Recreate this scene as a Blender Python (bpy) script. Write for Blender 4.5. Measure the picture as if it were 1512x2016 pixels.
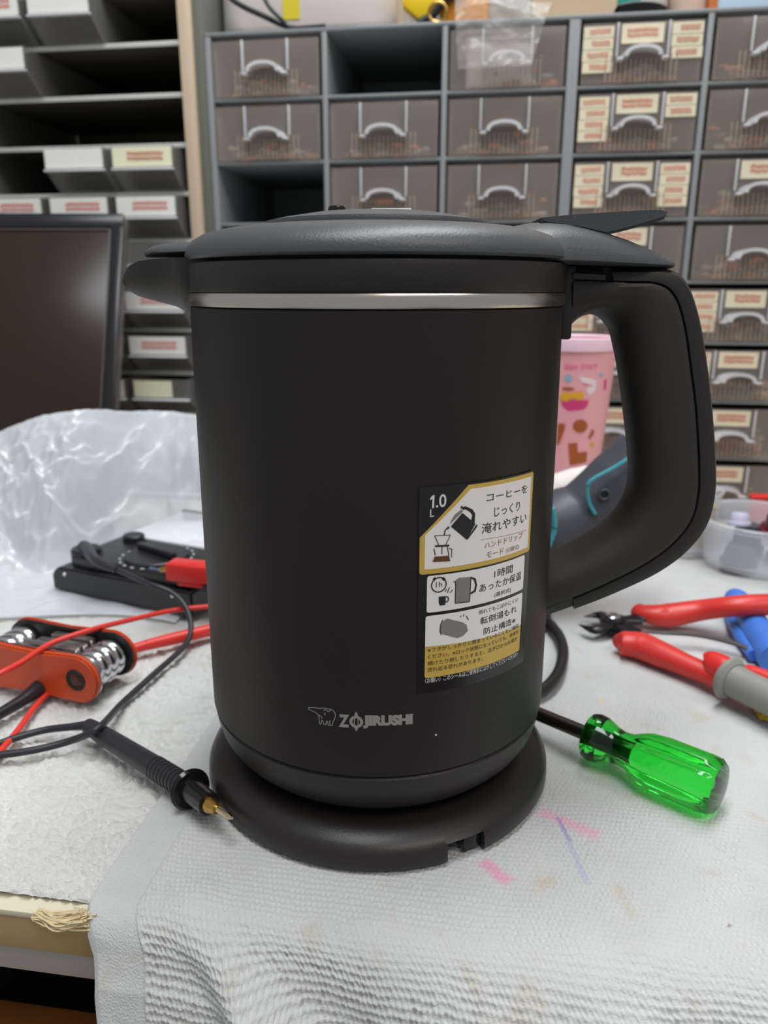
import bpy, bmesh, math, random
import numpy as np
from mathutils import Vector, Matrix
for o in list(bpy.data.objects): bpy.data.objects.remove(o)
S = bpy.context.scene; COL = S.collection
R = math.radians
# ------------------------------------------------------------------ camera
F = 1514.; PITCH = R(16.2); YAW = R(8.5); CD = .285; CH = .19
fh = np.array([-math.sin(YAW), math.cos(YAW), 0]); rt = np.array([math.cos(YAW), math.sin(YAW), 0]); up = np.array([0, 0, 1.])
fw = fh*math.cos(PITCH) - up*math.sin(PITCH); cu = fh*math.sin(PITCH) + up*math.cos(PITCH)
CAM = -fh*CD + rt*.0025 + up*CH
cam = bpy.data.cameras.new('camera'); camo = bpy.data.objects.new('camera', cam); COL.objects.link(camo); S.camera = camo
camo.location = CAM; camo.rotation_euler = (R(90)-PITCH, 0, YAW)
cam.sensor_fit = 'HORIZONTAL'; cam.sensor_width = 36; cam.lens = F/1512*36
cam.clip_start = .01; cam.clip_end = 30
cam.dof.use_dof = True; cam.dof.focus_distance = .255; cam.dof.aperture_fstop = 36/2.2
# ------------------------------------------------------------------ light
w = bpy.data.worlds.new('world'); S.world = w; w.use_nodes = True
bg = w.node_tree.nodes['Background']; bg.inputs[0].default_value = (.93, .96, 1, 1); bg.inputs[1].default_value = .36
def area(name, loc, target, sx, sy, power, col):
    l = bpy.data.lights.new(name, 'AREA'); l.shape = 'RECTANGLE'; l.size = sx; l.size_y = sy; l.energy = power; l.color = col
    o = bpy.data.objects.new(name, l); COL.objects.link(o); o.location = loc
    o.rotation_euler = (Vector(target)-Vector(loc)).to_track_quat('-Z', 'Y').to_euler(); return o
area('ceiling_tube_light', (.05, .10, 1.15), (0, .12, 0), 1.1, .30, 13.5, (.93, .97, 1))
area('front_fill_light', (.75, -.75, 1.45), (0, .4, .2), 1.2, .4, 8, (1, .93, .86))  # added soft fill from the camera side, aimed at the cabinets
S.view_settings.view_transform = 'Standard'; S.view_settings.look = 'None'; S.view_settings.gamma = 1
S.view_settings.use_curve_mapping = False; S.view_settings.exposure = 0.0
S.cycles.max_bounces = 8; S.cycles.transparent_max_bounces = 16; S.cycles.transmission_bounces = 8
S.cycles.caustics_refractive = True
# ------------------------------------------------------------------ measured positions
def ray(x, y): return rt*(x-756) + cu*(1008-y) + fw*F
def P(x, y, z=0.): r = ray(x, y); return Vector(CAM + r*((z-CAM[2])/r[2]))          # on a horizontal plane
def PY(x, y, Y): r = ray(x, y); return Vector(CAM + r*((Y-CAM[1])/r[1]))            # on a plane parallel to the cabinets
def K(px, py, y=0.):                                                               # kettle frame: x right, z up, in its axial plane
    r = ray(px, py); q = CAM + r*((CD+y)/r.dot(fh)); return float(q.dot(rt)), float(q[2])
def cyl(px, py, rad):
    r = ray(px, py); a = r[0]**2+r[1]**2; b = 2*(CAM[0]*r[0]+CAM[1]*r[1]); c = CAM[0]**2+CAM[1]**2-rad*rad
    t = (-b-math.sqrt(b*b-4*a*c))/2/a; q = CAM + r*t
    return math.atan2(q.dot(rt), -q.dot(fh))*rad, float(q[2])
# ------------------------------------------------------------------ materials
def lin(c): return tuple(((v/255+.055)/1.055)**2.4 if v > 10 else v/255/12.92 for v in c)
MATS = {}
def mat(name, rgb, rough=.5, metal=0, trans=0, alpha=1, bump=0, bscale=800, spec=.5, var=0, vscale=40, coat=0, ior=1.45, rgb2=None, aniso=0, sheen=0, sub=0):
    m = bpy.data.materials.new(name); m.use_nodes = True; nt = m.node_tree; b = nt.nodes['Principled BSDF']
    c = (*lin(rgb), 1)
    b.inputs['Base Color'].default_value = c; b.inputs['Roughness'].default_value = rough; b.inputs['Metallic'].default_value = metal
    b.inputs['Transmission Weight'].default_value = trans; b.inputs['Alpha'].default_value = alpha
    b.inputs['Specular IOR Level'].default_value = spec; b.inputs['Coat Weight'].default_value = coat; b.inputs['IOR'].default_value = ior
    b.inputs['Anisotropic'].default_value = aniso; b.inputs['Sheen Weight'].default_value = sheen
    if sub: b.inputs['Subsurface Weight'].default_value = sub; b.inputs['Subsurface Scale'].default_value = .004
    tc = nt.nodes.new('ShaderNodeTexCoord')
    if bump:
        n = nt.nodes.new('ShaderNodeTexNoise'); n.inputs['Scale'].default_value = bscale; n.inputs['Detail'].default_value = 3
        bp = nt.nodes.new('ShaderNodeBump'); bp.inputs['Strength'].default_value = bump; bp.inputs['Distance'].default_value = .001
        nt.links.new(tc.outputs['Object'], n.inputs[0]); nt.links.new(n.outputs[0], bp.inputs['Height']); nt.links.new(bp.outputs[0], b.inputs['Normal'])
    if var:
        n = nt.nodes.new('ShaderNodeTexNoise'); n.inputs['Scale'].default_value = vscale; n.inputs['Detail'].default_value = 4
        r = nt.nodes.new('ShaderNodeValToRGB'); c2 = (*lin(rgb2), 1) if rgb2 else tuple(v*(1-var) for v in c[:3])+(1,)
        r.color_ramp.elements[0].position = .35; r.color_ramp.elements[1].position = .65
        r.color_ramp.elements[0].color = c2; r.color_ramp.elements[1].color = c
        nt.links.new(tc.outputs['Object'], n.inputs[0]); nt.links.new(n.outputs[0], r.inputs[0]); nt.links.new(r.outputs[0], b.inputs['Base Color'])
    MATS[name] = m; return m
BLK = mat('matte_black_shell', (36, 32, 30), .5, bump=.05, bscale=2500, spec=.4)
BLKP = mat('black_plastic', (38, 35, 33), .42, bump=.12, bscale=1800)
BLKG = mat('grip_plastic', (48, 44, 41), .5, bump=.1, bscale=1800)
LIDM = mat('lid_plastic', (74, 76, 79), .38, bump=.15, bscale=1500)
GLOSSB = mat('glossy_black', (22, 21, 22), .15)
BASEM = mat('base_plastic', (40, 35, 34), .36, bump=.06, bscale=1500)
STEEL = mat('brushed_steel', (205, 198, 190), .22, metal=1, aniso=.5)
CHROME = mat('chrome', (215, 215, 220), .18, metal=1)
LOGO = mat('logo_print', (150, 148, 145), .5)
# ------------------------------------------------------------------ mesh helpers
def newobj(name, me, m=None, parent=None, smooth=True, loc=None):
    o = bpy.data.objects.new(name, me); COL.objects.link(o)
    if m is not None and not me.materials: me.materials.append(m)
    if smooth:
        me.shade_smooth()
        if smooth != 'full': me.set_sharp_from_angle(angle=R(38))
    if parent: o.parent = parent
    if loc is not None: o.location = loc
    return o
def mk(name, V, Fc, m, parent=None, smooth=True, loc=None):
    me = bpy.data.meshes.new(name); me.from_pydata([tuple(v) for v in V], [], Fc); me.update()
    bm = bmesh.new(); bm.from_mesh(me); bmesh.ops.recalc_face_normals(bm, faces=bm.faces); bm.to_mesh(me); bm.free()
    return newobj(name, me, m, parent, smooth, loc)
def bmobj(name, bm, m, parent=None, smooth=True, loc=None):
    bmesh.ops.recalc_face_normals(bm, faces=bm.faces)
    me = bpy.data.meshes.new(name); bm.to_mesh(me); bm.free(); return newobj(name, me, m, parent, smooth, loc)
def addbox(bm, lo, hi, M=None, bev=0, seg=2):
    c = [(lo[i]+hi[i])/2 for i in range(3)]; s = [max(abs(hi[i]-lo[i]), 1e-6) for i in range(3)]
    T = Matrix.Translation(c) @ Matrix.Diagonal((*s, 1))
    b2 = bmesh.new(); bmesh.ops.create_cube(b2, size=1, matrix=T)
    if bev: bmesh.ops.bevel(b2, geom=b2.edges[:]+b2.verts[:], offset=min(bev, min(s)*.45), segments=seg, profile=.5, affect='EDGES')
    if M is not None: b2.transform(M)
    me = bpy.data.meshes.new('t'); b2.to_mesh(me); b2.free(); bm.from_mesh(me); bpy.data.meshes.remove(me)
def box(name, lo, hi, m, parent=None, bev=.0005, M=None, seg=2, loc=None):
    bm = bmesh.new(); addbox(bm, lo, hi, M, bev, seg); return bmobj(name, bm, m, parent, True, loc)
def lathe(name, prof, m, parent=None, seg=96, M=None, loc=None, smooth=True, sx=1):
    V = []; Fc = []; n = len(prof)
    for i in range(seg):
        a = 2*math.pi*i/seg
        for r, z in prof: V.append((r*math.cos(a)*sx, r*math.sin(a), z))
    for i in range(seg):
        j = (i+1) % seg
        for k in range(n-1): Fc.append((i*n+k, j*n+k, j*n+k+1, i*n+k+1))
    me = bpy.data.meshes.new(name); me.from_pydata(V, [], Fc)
    bm = bmesh.new(); bm.from_mesh(me); bpy.data.meshes.remove(me)
    bmesh.ops.remove_doubles(bm, verts=bm.verts, dist=1e-6)
    if M is not None: bm.transform(M)
    return bmobj(name, bm, m, parent, smooth, loc)
def loft(name, rings, m, parent=None, cap=True, closed=False, loc=None, smooth=True):
    n = len(rings[0]); V = [p for r in rings for p in r]; Fc = []
    k = len(rings)
    for i in range(k if closed else k-1):
        i2 = (i+1) % k
        for j in range(n): j2 = (j+1) % n; Fc.append((i*n+j, i*n+j2, i2*n+j2, i2*n+j))
    if cap and not closed: Fc.append(tuple(range(n))); Fc.append(tuple((k-1)*n+j for j in range(n)))
    return mk(name, V, Fc, m, parent, smooth, loc)
def crom(pts, n=8, closed=False):
    pts = [Vector(p) for p in pts]; out = []
    L = len(pts)
    rng = range(L if closed else L-1)
    for i in rng:
        p1 = pts[i]; p2 = pts[(i+1) % L]
        p0 = pts[i-1] if (i > 0 or closed) else p1*2-p2
        p3 = pts[(i+2) % L] if (i+2 < L or closed) else p2*2-p1
        for k in range(n):
            t = k/n; out.append(.5*((2*p1)+(p2-p0)*t+(2*p0-5*p1+4*p2-p3)*t*t+(3*p1-p0-3*p2+p3)*t**3))
    if not closed: out.append(pts[-1])
    return out
def interp(a, n): # list of scalars resampled like crom
    return [a[i]+(a[i+1]-a[i])*k/n for i in range(len(a)-1) for k in range(n)]+[a[-1]]
def tube(name, pts, r, m, parent=None, n=8, seg=12, loc=None, flat=1., smooth=True):
    c = crom(pts, n); rs = interp(r, n) if isinstance(r, (list, tuple)) else [r]*len(c)
    rings = []; ref = Vector((0, 0, 1))
    for i, p in enumerate(c):
        t = (c[min(i+1, len(c)-1)]-c[max(i-1, 0)]).normalized()
        s = t.cross(ref); s = s.normalized() if s.length > 1e-4 else Vector((1, 0, 0)); u = s.cross(t)
        rings.append([p+(s*math.cos(a)+u*math.sin(a)*flat)*rs[i] for a in [2*math.pi*j/seg for j in range(seg)]])
    return loft(name, rings, m, parent, loc=loc, smooth=smooth)
def prism(name, poly, y0, y1, m, parent=None, bev=0, M=None, loc=None):  # poly in xz
    bm = bmesh.new(); a = [bm.verts.new((x, y0, z)) for x, z in poly]; b = [bm.verts.new((x, y1, z)) for x, z in poly]
    n = len(poly); bm.faces.new(a); bm.faces.new(b[::-1])
    for i in range(n): bm.faces.new((a[i], b[i], b[(i+1) % n], a[(i+1) % n]))
    bmesh.ops.recalc_face_normals(bm, faces=bm.faces)
    if bev: bmesh.ops.bevel(bm, geom=bm.edges[:], offset=bev, segments=2, affect='EDGES')
    if M is not None: bm.transform(M)
    return bmobj(name, bm, m, parent, True, loc)
def empty(name, loc=(0, 0, 0), rz=0):
    o = bpy.data.objects.new(name, None); COL.objects.link(o); o.location = loc; o.rotation_euler = (0, 0, rz); o.empty_display_size = .02; return o
def tag(o, label, cat, group=None, kind=None):
    o['label'] = label; o['category'] = cat
    if group: o['group'] = group
    if kind: o['kind'] = kind
    return o
def thing(name, loc, label, cat, rz=0, group=None): return tag(empty(name, loc, rz), label, cat, group)
def boolcut(o, cutter):
    md = o.modifiers.new('b', 'BOOLEAN'); md.object = cutter; md.operation = 'DIFFERENCE'; md.solver = 'EXACT'
    bpy.context.view_layer.update(); dg = bpy.context.evaluated_depsgraph_get()
    me = bpy.data.meshes.new_from_object(o.evaluated_get(dg)); o.modifiers.clear(); old = o.data; o.data = me; me.name = old.name
    me.shade_smooth(); me.set_sharp_from_angle(angle=R(38)); bpy.data.objects.remove(cutter)
# value noise
def vn(x, y, seed=0):
    xi = np.floor(x).astype(np.int64); yi = np.floor(y).astype(np.int64); fx = x-xi; fy = y-yi
    fx = fx*fx*(3-2*fx); fy = fy*fy*(3-2*fy)
    def h(a, b):
        n = (a*374761393 + b*668265263 + seed*974711) & 0xffffffff
        n = ((n ^ (n >> 13))*1274126177) & 0xffffffff; return ((n ^ (n >> 16)) & 0xffff)/65535.
    return (h(xi, yi)*(1-fx)+h(xi+1, yi)*fx)*(1-fy)+(h(xi, yi+1)*(1-fx)+h(xi+1, yi+1)*fx)*fy
def fbm(x, y, o=4, seed=0):
    s = 0; a = 1; t = 0
    for i in range(o): s = s+a*vn(x, y, seed+i*17); t += a; a *= .5; x = x*2.03; y = y*2.03
    return s/t
def gridmesh(name, Pt, disp, m, attr=None, parent=None):
    # Pt: (nj, ni, 3) base surface, disp: (nj, ni) along the normal
    du = np.gradient(Pt, axis=1); dv = np.gradient(Pt, axis=0); N = np.cross(du, dv); N /= np.linalg.norm(N, axis=2, keepdims=True)+1e-12
    Q = Pt + N*disp[..., None]; nj, ni = disp.shape
    me = bpy.data.meshes.new(name); nv = nj*ni; nf = (nj-1)*(ni-1)
    me.vertices.add(nv); me.vertices.foreach_set('co', Q.reshape(-1).astype(np.float32))
    j, i = np.meshgrid(np.arange(nj-1), np.arange(ni-1), indexing='ij'); a = (j*ni+i).reshape(-1)
    idx = np.stack([a, a+1, a+ni+1, a+ni], 1).reshape(-1).astype(np.int32)
    me.loops.add(nf*4); me.loops.foreach_set('vertex_index', idx)
    me.polygons.add(nf); me.polygons.foreach_set('loop_start', np.arange(0, nf*4, 4, dtype=np.int32)); me.polygons.foreach_set('loop_total', np.full(nf, 4, np.int32))
    me.update(calc_edges=True); me.validate()
    if attr is not None:
        uv = me.attributes.new('st', 'FLOAT_VECTOR', 'POINT'); uv.data.foreach_set('vector', attr.reshape(-1).astype(np.float32))
    return newobj(name, me, m, parent, 'full')
# ------------------------------------------------------------------ structure
WALLM = mat('wall_paint', (150, 142, 130), .8, var=.2, vscale=6)
FLOORM = mat('concrete_floor', (96, 88, 80), .8, var=.3, vscale=5)
o = box('wall_back', (-1.6, .66, -.76), (1.6, .72, 1.8), WALLM, bev=0); o['kind'] = 'structure'
o = box('floor', (-1.6, -1.6, -.8), (1.6, .66, -.76), FLOORM, bev=0); o['kind'] = 'structure'
# ------------------------------------------------------------------ workbench
YE = -.0955
WOOD = mat('pale_plywood', (196, 168, 118), .6, bump=.2, bscale=60, var=.25, vscale=30)
WHT = mat('off_white_sheet', (222, 214, 190), .7)
GREYL = mat('grey_lacquer', (186, 180, 172), .5)
DARKW = mat('shaded_inside', (40, 33, 28), .8)  # shade of the cavity under the bench, put into the colour
ORW = mat('orange_brown_board', (156, 100, 52), .6, var=.3, vscale=20)
wb = thing('workbench', (0, 0, -.76), 'workbench with a pale plywood top edge and grey rail, under the white towels', 'workbench')
box('tabletop', (-.75, YE, .738), (.75, .655, .752), WOOD, wb, bev=.0006)
box('top_sheet', (-.75, YE-.001, .7522), (.75, .655, .7545), WHT, wb, bev=.0003)
box('front_rail', (-.75, YE+.004, .724), (.75, YE+.012, .7365), GREYL, wb, bev=.0006)
for sx in (-1, 1):
    for yy in (YE+.02, .60): box('leg', (sx*.7-.025, yy, 0), (sx*.7+.025, yy+.05, .738), GREYL, wb, bev=.002)
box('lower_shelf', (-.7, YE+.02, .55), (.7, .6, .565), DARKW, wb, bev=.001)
box('back_panel', (-.7, YE+.1, .565), (.7, YE+.11, .738), DARKW, wb, bev=.001)  # dark backing stands in for the shaded void below the top
bq = P(90, 1990, -.098); bx = thing('cardboard_box', (-.16, bq.y-.055, -.195), 'orange brown board box on the dark shelf under the bench', 'box')
box('box_body', (-.12, -.018, 0), (.075, .055, .0945), ORW, bx, bev=.001); box('lid_flap', (-.122, -.020, .095), (.077, .057, .0975), ORW, bx, bev=.0008)
# ------------------------------------------------------------------ towels
def towel_mat(name, base, fuzzy):
    m = bpy.data.materials.new(name); m.use_nodes = True; nt = m.node_tree; N = nt.nodes; L = nt.links; b = N['Principled BSDF']
    b.inputs['Roughness'].default_value = .9; b.inputs['Specular IOR Level'].default_value = .15; b.inputs['Sheen Weight'].default_value = .3; b.inputs['Sheen Roughness'].default_value = .6
    at = N.new('ShaderNodeAttribute'); at.attribute_name = 'st'
    def noise(s, d=4, dist=0):
        n = N.new('ShaderNodeTexNoise'); n.inputs['Scale'].default_value = s; n.inputs['Detail'].default_value = d; n.inputs['Distortion'].default_value = dist; L.new(at.outputs['Vector'], n.inputs[0]); return n.outputs[0]
    def ramp(src, p0, p1):
        r = N.new('ShaderNodeMapRange'); r.interpolation_type = 'SMOOTHSTEP'; r.inputs[1].default_value = p0; r.inputs[2].default_value = p1; L.new(src, r.inputs[0]); return r.outputs[0]
    def mixc(fac, c1, c2):
        x = N.new('ShaderNodeMix'); x.data_type = 'RGBA'
        if isinstance(fac, float): x.inputs[0].default_value = fac
        else: L.new(fac, x.inputs[0])
        if isinstance(c1, tuple): x.inputs[6].default_value = (*lin(c1), 1)
        else: L.new(c1, x.inputs[6])
        if isinstance(c2, tuple): x.inputs[7].default_value = (*lin(c2), 1)
        else: L.new(c2, x.inputs[7])
        return x.outputs[2]
    c = mixc(ramp(noise(18, 5), .35, .7), base, tuple(int(v*.95) for v in base))
    c = mixc(ramp(noise(60, 5, .5), .58, .80), c, (196, 184, 164))
    c = mixc(ramp(noise(260, 2), .78, .86), c, (160, 140, 116))
    def stroke(c, A, B, wd, col, strength=.8):
        # marker stroke stain: distance to a segment in st space
        ax, ay = A; dx, dy = B[0]-A[0], B[1]-A[1]; LL = math.hypot(dx, dy); ux, uy = dx/LL, dy/LL
        sp = N.new('ShaderNodeSeparateXYZ'); L.new(at.outputs['Vector'], sp.inputs[0])
        def m_(op, a, b_=None):
            x = N.new('ShaderNodeMath'); x.operation = op
            for i, v in enumerate((a, b_)):
                if v is None: continue
                if isinstance(v, (int, float)): x.inputs[i].default_value = v
                else: L.new(v, x.inputs[i])
            return x.outputs[0]
        px = m_('SUBTRACT', sp.outputs[0], ax); py = m_('SUBTRACT', sp.outputs[1], ay)
        al = m_('ADD', m_('MULTIPLY', px, ux), m_('MULTIPLY', py, uy)); ac = m_('ABSOLUTE', m_('SUBTRACT', m_('MULTIPLY', px, uy), m_('MULTIPLY', py, ux)))
        nz = m_('MULTIPLY', noise(320, 3), wd*1.3)
        e = m_('MAXIMUM', ac, m_('SUBTRACT', m_('ABSOLUTE', m_('SUBTRACT', al, LL/2)), LL/2-wd))
        mask = ramp(m_('ADD', e, nz), wd*1.9, wd*.9)
        return mixc(m_('MULTIPLY', mask, strength), c, col)
    if not fuzzy:
        for a_, b_, w_, cc, s_ in (((1060, 1592), (1180, 1645), .0034, (232, 160, 190), .6), ((945, 1690), (1005, 1735), .0032, (235, 150, 185), .7),
                                   ((1098, 1605), (1122, 1655), .0010, (130, 130, 190), .6), ((1120, 1655), (1158, 1740), .0012, (160, 165, 205), .4),
                                   ((820, 1490), (826, 1500), .001, (150, 110, 60), .7), ((1432, 1815), (1440, 1820), .0012, (140, 96, 60), .8),
                                   ((1180, 1368), (1192, 1382), .0015, (222, 205, 130), .5)):
            A = P(*a_); B = P(*b_); c = stroke(c, (A.x, A.y), (B.x, B.y), w_, cc, s_)
    L.new(c, b.inputs['Base Color'])
    bp = N.new('ShaderNodeBump'); bp.inputs['Strength'].default_value = .6; bp.inputs['Distance'].default_value = .0008
    L.new(noise(1500 if not fuzzy else 900, 3, 0 if not fuzzy else 1.5), bp.inputs['Height']); L.new(bp.outputs[0], b.inputs['Normal'])
    return m
TOW = towel_mat('terry_cotton', (206, 207, 206), False); TOW2 = towel_mat('fluffy_cotton', (214, 214, 210), True)
XL, XR = -.0815, .30
def fold_profile(t, rb):
    # t: distance along the cloth, 0 at start of bend at Y=YE+rb; returns (dy, dz)
    q = rb*math.pi/2
    a = np.clip(t/rb, 0, math.pi/2)
    return -rb*np.sin(a), -rb*(1-np.cos(a))-np.clip(t-q, 0, None)
def make_towel2():
    s = np.concatenate([np.arange(XL, .135, .00036), np.arange(.135, XR, .001)])
    tb = np.concatenate([np.arange(-.165, -.02, .00042), np.arange(-.02, .10, .0007), np.arange(.10, .36, .0015)])   # t' = distance from far to near, flipped
    tb = tb[::-1]                                                                       # Y-like coordinate (cloth), near side negative
    X, T = np.meshgrid(s, tb)
    rr_k = np.clip((X+.05)/.12, 0, 1); rb = .011+.012*rr_k
    Ystart = YE-.0052-.0075*rr_k+rb
    # distance beyond the start of the bend
    d = np.clip((Ystart-.0)-T, 0, None)
    dy, dz = fold_profile(d, 1.)if False else (None, None)
    a = np.clip(d/rb, 0, math.pi/2*.96)
    yy = np.where(d > 0, Ystart-rb*np.sin(a), T); zz = np.where(d > 0, -rb*(1-np.cos(a)), 0.)
    dn = np.clip(d-rb*math.pi/2*.96, 0, None); yy = yy-dn*.06; zz = zz-dn
    # hanging folds
    h = np.clip(-zz, 0, None)
    xs = X+.004*np.clip(h/.01, 0, 1)+h*.22*np.clip(1-(X-XL)/.10, 0, 1)
    fold = np.exp(-((X-(-.044+.95*h))/.010)**2)*.012 - np.exp(-((X-(-.020+1.0*h))/.016)**2)*.004 + np.exp(-((X-.075-.1*h)/.03)**2)*.005 + .010*np.clip(h/.03, 0, 1)
    yy = yy-fold*np.clip(h/.02, 0, 1)
    zz = zz+np.exp(-((X+.046)/.009)**2)*.0022*np.exp(-((T+.088)/.010)**2)
    # flat-lying waves away from the kettle
    rad = np.sqrt(X**2+T**2)
    wv = (fbm(X*22+3, T*30+5, 3, 3)-.5)*.0035*np.clip((rad-.078)/.03, 0, 1)
    wv = np.minimum(wv, .0012); zz = zz+wv-.0004
    far = np.clip((T-.235)/.02, 0, 1); zz = zz+.002*far*np.sin(X*55)
    base = np.stack([xs, yy, zz], 2)
    # terry loops
    pu = .0018; p = .0023; U = X+.0009*(fbm(X*150, T*150, 2, 9)-.5)*2; W = T+.0016*(fbm(X*45+9, T*45, 2, 31)-.5)*2+.0007*(vn(U/pu*1., T*500, 3)-.5)
    row = np.floor(W/p); off = .5*(row % 2)
    lo = np.abs(np.sin(math.pi*(U/pu+off)))**.9*np.abs(np.sin(math.pi*W/p))**.8*(.55+.9*vn(np.floor(U/pu+off)*1., row*1.+.01, 6))
    amp = .35+.9*fbm(X*60, T*60, 3, 44); pressed = np.clip(h/.006, .45, 1)
    hemb = np.clip((X-(XL+.0175))/.0012, 0, 1)
    disp = lo*.0015*amp*pressed*hemb*np.clip((.13-T)/.05, .2, 1)
    disp += (1-hemb)*(.00035+.00007*np.sin((X+T)*9000)+.0002*fbm(X*300, T*300, 2, 5))
    disp -= np.exp(-((X-(XL+.018))/.0006)**2)*.0006
    edge = np.clip((X-XL)/.0012, 0, 1); disp *= edge; base[..., 2] -= (1-edge)*.0035
    attr = np.stack([X, T, X*0], 2)
    o = gridmesh('terry_towel', base[:, ::1], -disp*-1, TOW, attr)
    return o
tw = make_towel2(); tag(tw, 'white terry towel with flat woven hem, marker-stained, draped over the bench front under the kettle', 'towel')
def make_towel1():
    s = np.arange(-.40, -.055, .0008); tb = np.arange(-.0915, .30, .0008)[::-1]; X, T = np.meshgrid(s, tb)
    e = np.clip((T+.0915)/.006, 0, 1); base = np.stack([X, T, -.0035+.0015*np.sqrt(e)+(fbm(X*25, T*25, 3, 77)-.5)*.0015], 2)
    wx = X*420+6*fbm(X*70, T*70, 2, 5); wy = T*900+8*fbm(X*70+4, T*70, 2, 6)
    tuft = np.abs(2*fbm(wx*.55, wy*.5, 3, 12)-1)
    disp = (1-tuft*2.0).clip(0, 1)*.0024*(.4+fbm(X*80, T*80, 2, 8))
    disp *= np.clip((.12-T)/.04, .25, 1)
    return gridmesh('fluffy_towel', base, disp, TOW2, np.stack([X, T, X*0], 2))
t1 = make_towel1(); tag(t1, 'fluffy white long-pile towel on the left of the bench under the orange hex keys', 'towel')
# frayed fringe at the towel's front edge
random.seed(3)
def strands(name, c0, c1, n, r, m, spread, sag, lab, cat):
    bm_v = []; Fc = []
    for k in range(n):
        a = Vector(c0)+Vector([random.gauss(0, spread) for _ in range(3)])*.6; b = Vector(c1)+Vector([random.gauss(0, spread) for _ in range(3)])
        mid = (a+b)/2+Vector((random.gauss(0, spread), random.gauss(0, spread), sag))
        c = crom([a, mid, b], 5); base = len(bm_v)
        for i, p in enumerate(c):
            for j in range(4): an = j*math.pi/2; bm_v.append(p+Vector((0, math.cos(an), math.sin(an)))*r)
        for i in range(len(c)-1):
            for j in range(4): j2 = (j+1) % 4; Fc.append((base+i*4+j, base+i*4+j2, base+i*4+4+j2, base+i*4+4+j))
    o = mk(name, bm_v, Fc, m); tag(o, lab, cat, kind='stuff'); return o
FR = mat('cream_thread', (226, 208, 168), .9)
strands('frayed_fringe', (-.0975, -.0960, -.0062), (-.0795, -.0975, -.0040), 90, .0003, FR, .0014, -.0015, 'cream frayed threads sticking out below the fluffy towel at the plywood edge', 'fringe')
# ------------------------------------------------------------------ kettle
KZ = 0.
kt = thing('electric_kettle', (0, 0, .0137), 'large matte black electric kettle with steel band, loop handle and white sticker', 'kettle', YAW)
kb = thing('power_base', (0, 0, 0), 'round black power base under the kettle, on the terry towel', 'kettle base', YAW)
Z0 = .0137
def kz(pts): return [(r, z-Z0) for r, z in pts]
RB = .0658
lathe('body_shell', kz([(.0645, .0345), (.0653, .0348), (RB+.0002, .0356), (RB+.0002, .05), (RB, .10), (.0654, .16), (.0650, .184), (.0640, .1843)]), BLK, kt, 160)
lathe('bottom_cap', kz([(0, .0145), (.050, .0145), (.0545, .0152), (.058, .0172), (.0612, .0205), (.0636, .0245), (.0649, .029), (.0656, .0336), (.0646, .0344)]), BLKP, kt, 160)
lathe('steel_band', kz([(.0640, .1842), (.0652, .1846), (.0655, .1858), (.0655, .1876), (.0650, .1886), (.0638, .1889)]), STEEL, kt, 160)
lathe('collar', kz([(.0630, .1885), (.0650, .1889), (.0653, .1896), (.0655, .1965), (.0651, .1978), (.0640, .1980), (.0600, .1972)]), BLKP, kt, 160)
lid = lathe('lid', kz([(.058, .1968), (.0600, .1990), (.0650, .1990), (.0659, .1998), (.0658, .2010), (.0650, .2030), (.0632, .2050), (.0600, .2068), (.0560, .2080), (.0510, .2089), (.0465, .2093), (.0445, .2088), (.0438, .2078), (.0400, .2072), (0, .2072)]), LIDM, kt, 160)
lathe('lid_panel', kz([(.036, .2060), (.0385, .2072), (.0392, .2100), (.0385, .2116), (.034, .2126), (.024, .2143), (.012, .2154), (0, .2157)]), LIDM, lid, 128)
# steam knob and lamps on the lid panel
kx, kzv = K(663, 405, .03)
lathe('steam_knob', [(0, -.006), (.0032, -.006), (.0034, .0015), (.0030, .0024), (.0015, .0028), (0, .0028)], GLOSSB, lid, 32, loc=(kx, .03, kzv-Z0-.0026))
WL = mat('pale_lamp_window', (214, 218, 214), .4); YL = mat('cream_lamp_window', (226, 218, 184), .4)
a = K(732, 421, .018); b = K(808, 422, .018); box('button_label', (a[0], .006, -.003), (b[0], .018, .0009), WL, lid, bev=.0003, loc=(0, 0, a[1]-Z0))
a = K(866, 424, .012); b = K(938, 434, .012)
box('lamp_window', (-.0068, -.006, -.002), (.0068, .006, .0006), YL, lid, bev=.0003, M=Matrix.Translation(((a[0]+b[0])/2, .012, (a[1]+b[1])/2-Z0-.0004)) @ Matrix.Rotation(R(9), 4, 'Y'))
def kring(x, zt, zb, hw, e=2.4, n=28, flatb=True):
    out = []
    for j in range(n):
        t = 2*math.pi*j/n; c = math.cos(t); s = math.sin(t)
        y = hw*math.copysign(abs(c)**(2/e), c)
        if s >= 0: z = zb+(zt-zb)*(abs(s)**(2/e))
        else: z = zb-(.0012 if flatb else 0)*abs(s)
        out.append((x, y, z-Z0))
    return out
# tail wing of the lid
tail = [(1035, 441, .030), (1065, 439, .029), (1100, 441, .0265), (1140, 448, .0235), (1180, 458, .021), (1220, 471, .0185), (1260, 488, .016), (1290, 502, .0135), (1308, 511, .011)]
rs = []
for px, py, hw in tail: x, z = K(px, py); rs.append(kring(x, z, .1988-.0012*max(0, (px-1115)/195), hw, 2.3))
rs.insert(0, kring(.036, .2085, .1990, .026, 2.3)); rs.append(kring(rs[-1][0][0]+.0006, .1988, .1982, .009, 2.))
loft('lid_tail', rs, LIDM, lid)
# lever
poly = [K(*p, -.004) for p in ((1052, 433), (1120, 426), (1200, 421), (1280, 417), (1296, 419), (1300, 424), (1298, 434), (1262, 445), (1215, 458), (1180, 466), (1130, 455), (1060, 445))]
prism('lock_lever', [(x, z-Z0) for x, z in poly], -.0125, .0125, LIDM, lid, bev=.0009)
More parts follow.
